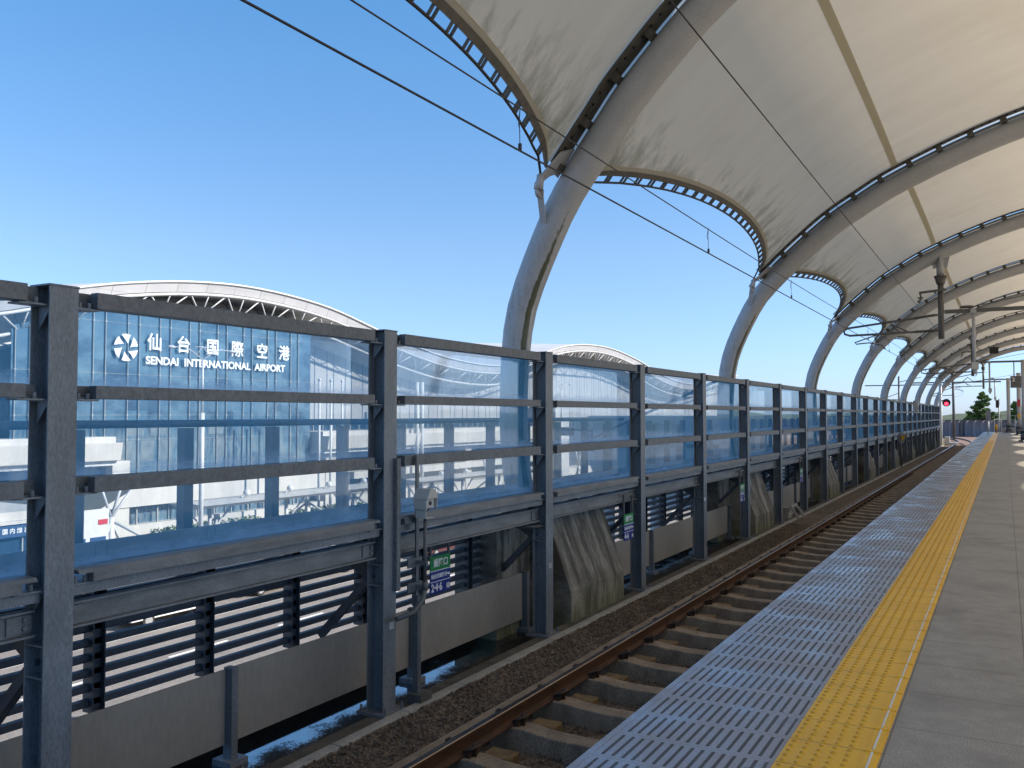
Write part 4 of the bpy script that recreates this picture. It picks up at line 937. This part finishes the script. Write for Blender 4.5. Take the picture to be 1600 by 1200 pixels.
tr.tube([(-59.2, yv(i / ns), lz(yv(i / ns))) for i in range(ns + 1)], .13, 8)
y = 5.0
while y < 210:
    for (a, b_) in (((y, 1), (y + 1.9, 0)), ((y, 1), (y - 1.9, 0)), ((y, 1), (y, 0))):
        tr.tube([(-59.2, a[0], lz(a[0])), (-58.2, b_[0], rz(b_[0]) - .95)], .065, 6)
    tr.tube([(-59.2, y, lz(y)), (-62, y + 1.2, rz(y + 1.2) - 1.0)], .06, 6)
    y += 3.9
tr.build('roof_truss', M['fascia'], T)
sf = MB(); sf.grid(lambda u, v: (-58.3 - 60 * v, yv(u), rz(yv(u)) - 1.05), ns, 1); sf.build('soffit', M['grey_soffit'], T)
wl_ = MB(); wl_.grid(lambda u, v: (-62.2, 65 + 150 * u, 1.05 + (rz(65 + 150 * u) - 2.9 - 1.05) * v), 100, 1); wl_.grid(lambda u, v: (-62.2, 2 + 32 * u, 1.05 + (rz(2 + 32 * u) - 2.9 - 1.05) * v), 20, 1); wl_.build('wall', M['terminal_panels'], T)
wu = MB(); wu.grid(lambda u, v: (-62.3, yv(u), rz(yv(u)) - 3.4 + 2.5 * v), ns, 1); wu.build('upper_wall', M['grey_soffit'], T)
wg = MB(); wg.grid(lambda u, v: (-62.4, yv(u), -8 + (rz(yv(u)) - 1.0 + 8) * v), ns, 1); wg.build('back_glazing', M['darkglass'], T)
# window band uprights
wm = MB(); y = 66.0
while y < 170: wm.box(-62.2, -62.05, y, y + .09, -.3, 1.05); y += 1.47
wm.build('window_band_frame', M['mullion'], T)
cu = MB(); cu.grid(lambda u, v: (-59.0, 35.5 + 29.6 * u, -7.2 + (lz(35.5 + 29.6 * u) + .6 + 7.2) * v), 30, 1, smooth=False); cu.add([(-59, 65.1, -7.2), (-62.4, 65.1, -7.2), (-62.4, 65.1, 9.4), (-59, 65.1, 9.4)], [(0, 1, 2, 3)])
cu.build('curtain_wall', M['curtain'], T)
# things seen inside the glass front: floors, pale partitions
fl = MB()
mu = MB(); y = 35.7
while y < 65.2:
    for o in (0, 1.02):
        if y + o < 65.2: mu.box(-58.98, -58.86, y + o, y + o + .04, -6.8, min(9.6, lz(y + o) + .5))
    y += 2.95
for z in (8.6, 4.7, 1.55, -.35, -2.4): mu.box(-58.985, -58.97, 35.5, 65.1, z, z + .02)
mu.build('mullions', M['mullion'], T)
cl_ = MB(); y = 35.7
while y < 65:
    for z in (8.6, 4.7, 1.55, -.35):
        for o in (0, 1.02): cl_.box(-58.86, -58.84, y + o - .07, y + o + .11, z - .03, z + .05)
    y += 2.95
cl_.build('glass_clips', M['mullion'], T)['kind'] = 'stuff'
# inner partitions showing as pale rectangles low in the glass front
ip = MB()
for i, y in enumerate((44.2, 45.9, 47.9, 49.6, 51.4, 53.1)): ip.box(-58.995, -58.985, y, y + (1.25 if i % 2 else .9), -2.2 + .1 * (i % 3), -.45)
for i, y in enumerate((44.6, 46.8, 49.4, 52.6)): ip.box(-58.995, -58.985, y, y + 1.6, -.05, .95)
ip.build('pale_partition', M['partition'], T)
# sign lettering
XS = -58.75; rt, up = (0, 1, 0), (0, 0, 1)
for ch, yc in zip('仙台国際空港', (46.85, 49.65, 52.7, 55.45, 58.4, 61.2)):
    text_mesh(ch, 1.42, M['sign_white'], 'lettering', T, (XS, yc, 6.80), rt, up, .008, .03, 'CENTER', fat=((.045, 0), (.022, .03), (.022, -.025)))
text_mesh('SENDAI  INTERNATIONAL  AIRPORT', .86, M['sign_white'], 'lettering', T, (XS, 46.05, 5.58), rt, up, .028, .03, sx=1.085)
lg = MB(); cy_, cz_ = 44.3, 6.74; Ro = 1.05
for k in range(6):
    a0 = R(90 - 60 * k); P_ = []
    for i in range(9): a = a0 - R(23) + R(46) * i / 8; P_.append((Ro * math.cos(a), Ro * math.sin(a)))
    tip = (.34 * math.cos(a0 - R(28)), .34 * math.sin(a0 - R(28)))
    def q3(p, c, e, n):
        return [((1 - t) ** 2 * p[0] + 2 * t * (1 - t) * c[0] + t * t * e[0], (1 - t) ** 2 * p[1] + 2 * t * (1 - t) * c[1] + t * t * e[1]) for t in [j / n for j in range(1, n)]]
    c1 = (.62 * math.cos(a0 + R(6)), .62 * math.sin(a0 + R(6))); c2 = (.78 * math.cos(a0 - R(18)), .78 * math.sin(a0 - R(18)))
    P_ += q3(P_[-1], c1, tip, 6) + [tip] + q3(tip, c2, P_[0], 6)
    lg.add([(XS, cy_ + p[0], cz_ + p[1]) for p in P_], [list(range(len(P_)))])
lg.build('round_emblem', M['sign_white'], T)
# balcony bands and lower storeys
def band(y0, y1):
    b = MB(); b.prism([(-56.8, -.48), (-57.0, -1.78), (-61.5, -1.78), (-61.5, -.05), (-57.6, -.05), (-57.6, -.48)], 'Y', y0, y1); b.build('balcony_band', M['white_wall'], T, bevel=.03)
    b = MB(); b.box(-62, -57.4, y0, y1, -2.15, -1.80); b.build('band_soffit', M['grey_soffit'], T)
band(2, 42.7); band(65.4, 112)
b = MB(); b.box(-61, -58, 2, 66.2, -5.45, -4.0); b.build('lower_wall', M['white_wall'], T, bevel=.03)
b = MB(); b.prism([(-58.0, -5.45), (-58.0, -4.0), (-52.5, -2.75), (-52.5, -3.05)], 'Y', 8, 41.5); b.build('entrance_canopy', M['white_wall'], T)
b = MB(); b.box(-61, -58.2, 2, 66.2, -8, -6.85); b.box(-61, -58.2, 70, 130, -8, -6.6); b.build('base_wall', M['white_wall'], T)
b = MB(); b.box(-59.4, -58.1, 42.8, 44.3, -8, -1.9); b.box(-59.4, -58.1, 66.4, 68.6, -8, -1.9); b.box(-59.4, -58.1, 20, 21.3, -8, -1.9); b.box(-59.4, -58.1, 92, 93.4, -8, -1.9); b.build('pillar', M['white_wall'], T)
b = MB(); y = 45.2
while y < 66: b.box(-58.6, -58.45, y, y + .1, -6.85, -5.45); y += 1.9
b.build('lower_window_frame', M['mullion'], T)
for y in (80.0, 80.95): bb = MB(); bb.cyl(-56.9, y, -8, 5.2, .22); bb.build('front_column', M['white_paint'], T)
b = MB(); b.box(-61.8, -57.5, 70, 112, -4.9, -4.2); b.build('lower_canopy', M['white_wall'], T)
bt_ = MB(); bt_.box(-66, -56.2, 112, 117.5, -8, 2.3); bt_.box(-66, -55.8, 112.2, 112.5, -.2, 2.6); bt_.build('stair_block', M['tower'], T)
# far rear hall
t = thing('rear_hall', (-140, 150, -8), 'distant white curved hangar roof behind the terminal valley', 'hangar')
rr = MB(); rr.grid(lambda u, v: (-128 - 60 * v, 150 + 130 * u, 9 + 10.0 * math.sin(math.pi * (.12 + .8 * u))), 40, 2); rr.build('roof', M['roofwhite'], t)
rr = MB(); rr.grid(lambda u, v: (-128.1, 150 + 130 * u, -8 + (17 + 10.0 * math.sin(math.pi * (.12 + .8 * u)) - .3) * v), 40, 1); rr.build('wall', M['white_wall'], t)

# flagpoles, lamp posts, canopy, bracing masts, hedges
for y, w in ((58.55, 'left'), (60.05, 'middle'), (61.55, 'right')):
    t = thing('flagpole', (-52, y, -8), 'slim white flagpole before the terminal front, %s one of three' % w, 'flagpole', 'flagpoles before the terminal')
    MB().cyl(-52, y, -8, 4.55, .12, .10).build('pole', M['white_paint'], t); MB().ball((-52, y, 4.6), .16, 6).build('finial', M['white_paint'], t)
def lamp_post(x, y, zt, label):
    t = thing('lamp_post', (x, y, -8), label, 'lamp post', 'white lamp posts on the forecourt')
    b = MB(); b.cyl(x, y, -8, zt - 3.4, .15); b.cyl(x, y, zt - 3.4, zt, .07); b.build('pole', M['white_paint'], t)
    b = MB()
    for s in (-1, 1):
        b.tube([(x, y, zt), (x, y + s * .8, zt + .5), (x, y + s * 1.5, zt + .75), (x, y + s * 2.3, zt + .7)], .035, 8)
        b.tube([(x, y - s * .6, zt + .25), (x, y, zt + .85), (x, y + s * .7, zt + .8)], .025, 8)
    b.build('arms', M['fascia'], t)
    b = MB()
    for s in (-1, 1): b.ball((x, y + s * 2.45, zt + .68), .32, 6, sz=.35, sx=.6)
    b.build('lamp_heads', M['fascia'], t)
lamp_post(-45, 39.6, 5.1, 'white lamp post with curved arms before the airport lettering')
lamp_post(-45, 92.0, 4.5, 'white lamp post with curved arms before the second roof wave')
def canopy(y0, y1, z, label):
    t = thing('forecourt_canopy', (-48, (y0 + y1) / 2, -8), label, 'canopy', 'long canopies before the terminal')
    b = MB(); b.prism([(-49.8, z - .02), (-48, z - .42), (-46.2, z - .02), (-48, z + .12)], 'Y', y0, y1); b.build('canopy_wing', M['white_wall'], t)
    b = MB(); y = y0 + 2
    while y < y1: b.cyl(-48, y, -8, z - .4, .13); b.tube([(-48, y, z - 2.2), (-48, y + 2, z - .35)], .07, 8); b.tube([(-48, y, z - 2.2), (-48, y - 2, z - .35)], .07, 8); y += 7.4
    b.build('canopy_posts', M['fascia'], t)
    b = MB(); y = y0 + 5
    while y < y1: b.ball((-47.6, y, z + .42), .26, 8); b.bar((-47.6, y - .5, z + .1), (-47.6, y, z + .5), .06, .06); y += 4.4
    b.build('spot_lights', M['white_paint'], t)
canopy(41, 62.5, -4.45, 'long white forecourt canopy with round spotlights, before the left roof wave')
canopy(66, 90, -4.5, 'white forecourt canopy before the valley of the terminal roof')
mast_labels = ['beside the lower left wall corner', 'below the round emblem', 'below the lettering', 'left of the flagpoles', 'right of the flagpoles', 'below the roof valley', 'beside the second lamp post', 'right of the second lamp post']
for (y, z), w in zip(((35.6, -4.95), (44.0, -5.6), (53.2, -5.35), (58.9, -5.3), (70.5, -5.2), (81.0, -5.4), (92.8, -5.6), (104, -5.3)), mast_labels):
    t = thing('bracing_mast', (-48, y, -8), 'white splayed bracing mast %s' % w, 'mast', 'white bracing masts on the forecourt')
    MB().cyl(-48.4, y, -8, z + .2, .26, .2).build('shaft', M['white_paint'], t)
    b = MB()
    for dx, dy in ((2.4, -2.6), (2.4, 2.8), (-2, -2.4), (-2, 2.4)): b.tube([(-48.4, y, z), (-48.4 + dx, y + dy, z - 2.2)], .09, 8)
    b.build('stays', M['white_paint'], t)
    if y < 40 or y > 80:
        b = MB()
        for dx, dy, h in ((0, -.8, 2.3), (0, .9, 2.6), (-1, 2.9, 2.5)): b.tube([(-48.4, y, z + .15), (-48.4 + dx, y + dy, z + h)], .09, 8)
        b.build('struts', M['fascia'], t)
for (y0, y1, x), w in zip(((45.5, 51.5, -56.3), (60.5, 70, -56.3), (52.6, 55.5, -56.3)), ('left of the lamp post foot', 'right of the flagpoles', 'between lamp post and flagpoles')):
    hb = MB(); yy_ = y0
    while yy_ < y1: leaf_clump(hb, (x + random.uniform(-.4, .4), yy_, -7.45), .75, 110, .17, .75); yy_ += .5
    tag(hb.build('hedge', M['leaf']), 'clipped green hedge along the terminal base, ' + w, 'hedge', 'hedges before the terminal')
# departures porch at the left, poster board
t = thing('departures_porch', (-40, 24, -8), 'flat roofed porch with blue fascia reading domestic departures in Japanese', 'porch')
b = MB(); b.box(-46, -40.4, 14, 27, -3.35, -2.95); b.box(-45, -42, 20, 24.6, -2.95, -2.6); b.box(-46.2, -40.1, 13.8, 27.2, -3.50, -3.35); b.build('roof', M['white_wall'], t)
b = MB(); b.box(-46, -40.2, 14, 27, -4.10, -3.5); b.build('fascia', M['bluebox'], t)
text_mesh('国 内 線 出 発', .27, M['sign_white'], 'lettering', t, (-40.17, 23.92, -3.90), rt, up, .005)
b = MB(); b.box(-46, -40.5, 14, 27, -8, -4.10); b.build('glazing', M['darkglass'], t)
b = MB(); y = 14.2
while y < 27: b.box(-40.48, -40.38, y, y + .06, -8, -4.10); y += 1.35
b.build('frame', M['mullion'], t)
t = thing('poster_board', (-46, 35, -8), 'white poster board with red and blue blocks beside the porch', 'board')
b = MB(); b.box(-46.1, -46, 30, 33.7, -7.6, -3.9); b.build('board', M['white_paint'], t)
b = MB(); b.box(-45.99, -45.97, 33.0, 33.6, -4.8, -4.5); b.build('red_block', M['red'], t)
b = MB(); b.box(-45.99, -45.97, 30.6, 32.2, -6.0, -5.5); b.box(-45.99, -45.97, 32.5, 33.5, -6.0, -5.5); b.box(-45.99, -45.97, 31.5, 31.9, -4.85, -4.5); b.build('blue_block', M['bluebox'], t)
b = MB(); b.cyl(-46.2, 30.4, -8, -3.9, .06); b.cyl(-46.2, 33.3, -8, -3.9, .06); b.build('legs', M['hanger'], t)
t = thing('orange_barrier', (-50, 51, -8), 'small orange striped barrier on the forecourt', 'barrier')
b = MB(); b.bar((-50, 50.2, -6.8), (-50, 51.8, -6.8), .1, .3); b.build('board', M['yellow2'], t); b = MB(); b.bar((-50.3, 50.4, -8), (-50, 50.4, -6.7), .08, .08); b.bar((-50.3, 51.6, -8), (-50, 51.6, -6.7), .08, .08); b.build('legs', M['red'], t)

# walkway block between the station and the terminal
t = thing('walkway_block', (-8.6, 24, -8), 'shaded walkway block with pale panels seen through the panes beside the station', 'building')
b = MB(); b.box(-10.7, -6.75, 24, 29, -1.05, -.0); b.build('lower_wall', M['annex'], t)
for (x, y) in ((-10.4, 24.3), (-7.1, 24.3), (-10.4, 28.7), (-7.1, 28.7)): b = MB(); b.cyl(x, y, -8, -1.05, .25); b.build('leg', M['annex'], t)
b = MB(); b.box(-10.75, -6.70, 23.95, 29, .0, .25); b.box(-10.7, -6.75, 24, 29, .25, 1.35); b.box(-10.8, -6.65, 23.9, 29.1, 1.35, 1.55); b.build('roof', M['annex'], t)
b = MB()
for x in (-10.3, -9.55, -8.8, -8.05, -7.3): b.box(x - .04, x + .04, 23.9, 23.98, -1.0, 1.3)
b.box(-10.7, -6.75, 23.92, 23.98, .66, .76); b.build('frame', M['lsteel'], t)
b = MB(); b.bar((-10.5, 23.5, .9), (-6.8, 23.5, 2.5), .07, .07); b.build('stay_rod', M['lsteel'], t)
b = MB(); b.box(-10.95, -10.7, 23.9, 24.1, .5, 1.05); b.bar((-11.6, 24, 1.15), (-10.7, 24, 1.1), .06, .06); b.box(-11.75, -11.4, 23.8, 24.2, .95, 1.2); b.build('lamp_arm', M['lsteel'], t)

# cars on the road and by the kerb
def car(x, y, paint, label, flip=1, L_=4.3):
    t = thing('parked_car', (x, y, -8), label, 'car', 'cars along the station road'); h = L_ / 2
    b = MB(); prof = [(-h, .35), (-h + .04, .78), (-h + .25, .92), (-h + .8, .98), (.55 * h, .94), (h - .15, .78), (h, .55), (h - .02, .32)]
    b.prism([(y + flip * p[0], -8 + p[1]) for p in prof], 'X', x - .84, x + .84); b.build('body', paint, t, bevel=.06)
    cb = [(-h + .35, .96), (-h + .85, 1.46), (.15, 1.48), (.62 * h, .96)]
    b = MB(); v = []
    for sx, ins in ((-1, 0), (1, 0)):
        for (py, pz) in cb: v.append((x + sx * (.78 - (.14 if pz > 1.2 else 0)), y + flip * py, -8 + pz))
    b.add(v, [(0, 1, 2, 3), (7, 6, 5, 4), (0, 4, 5, 1), (1, 5, 6, 2), (2, 6, 7, 3)], 0); b.build('windows', M['darkglass'], t)
    b = MB(); b.add([(x + sx * .645, y + flip * py, -8 + 1.475 + dz) for dz in (0, .035) for py in (-h + .8, .2) for sx in (-1, 1)], [(0, 1, 3, 2), (4, 6, 7, 5), (0, 4, 5, 1), (2, 3, 7, 6), (0, 2, 6, 4), (1, 5, 7, 3)])
    for py in (-h + .55, -.3, .45 * h):
        b.bar((x + .775, y + flip * py, -7.03), (x + .65, y + flip * (py * .8), -6.53), .05, .05); b.bar((x - .775, y + flip * py, -7.03), (x - .65, y + flip * (py * .8), -6.53), .05, .05)
    b.build('roof', paint, t)
    for sy in (-.62 * h, .62 * h):
        for sx in (-1, 1):
            w = MB(); w.tube([(x + sx * .66, y + flip * sy, -7.69), (x + sx * .86, y + flip * sy, -7.69)], .31, 18); wo = w.build('wheel', M['tyre'], t)
            w = MB(); w.tube([(x + sx * .862, y + flip * sy, -7.69), (x + sx * .872, y + flip * sy, -7.69)], .2, 14); w.build('rim', M['hub'], wo)
    for sx in (-.6, .6):
        MB().ball((x + sx, y + flip * (h - .06), -7.32), .13, 6, sx=1.4, sz=.7).build('headlight', M['sign_white'], t); MB().ball((x + sx, y - flip * (h - .05), -7.2), .12, 6, sz=1.2).build('tail_light', M['red'], t)
car(-34.7, 28.4, M['carwhite'], 'long white car parked at the kerb below the glass fence', 1, 4.8)
car(-35.4, 35.8, M['carsilver'], 'silver car parked ahead of the long white car', 1)
car(-36.0, 43.5, M['carwhite'], 'second white car farther along the kerb', 1)
car(-34.2, 50.5, M['carred'], 'dark red car on the station road beyond the sign', 1)
car(-35, 57.5, M['cardark'], 'dark car beyond the dark red car', 1)
b = MB(); b.box(-37.9, -37.75, -60, 200, -8.0, -7.85); tag(b.build('yellow_kerb', M['yellow2']), 'yellow painted kerb edge along the station road', 'kerb')
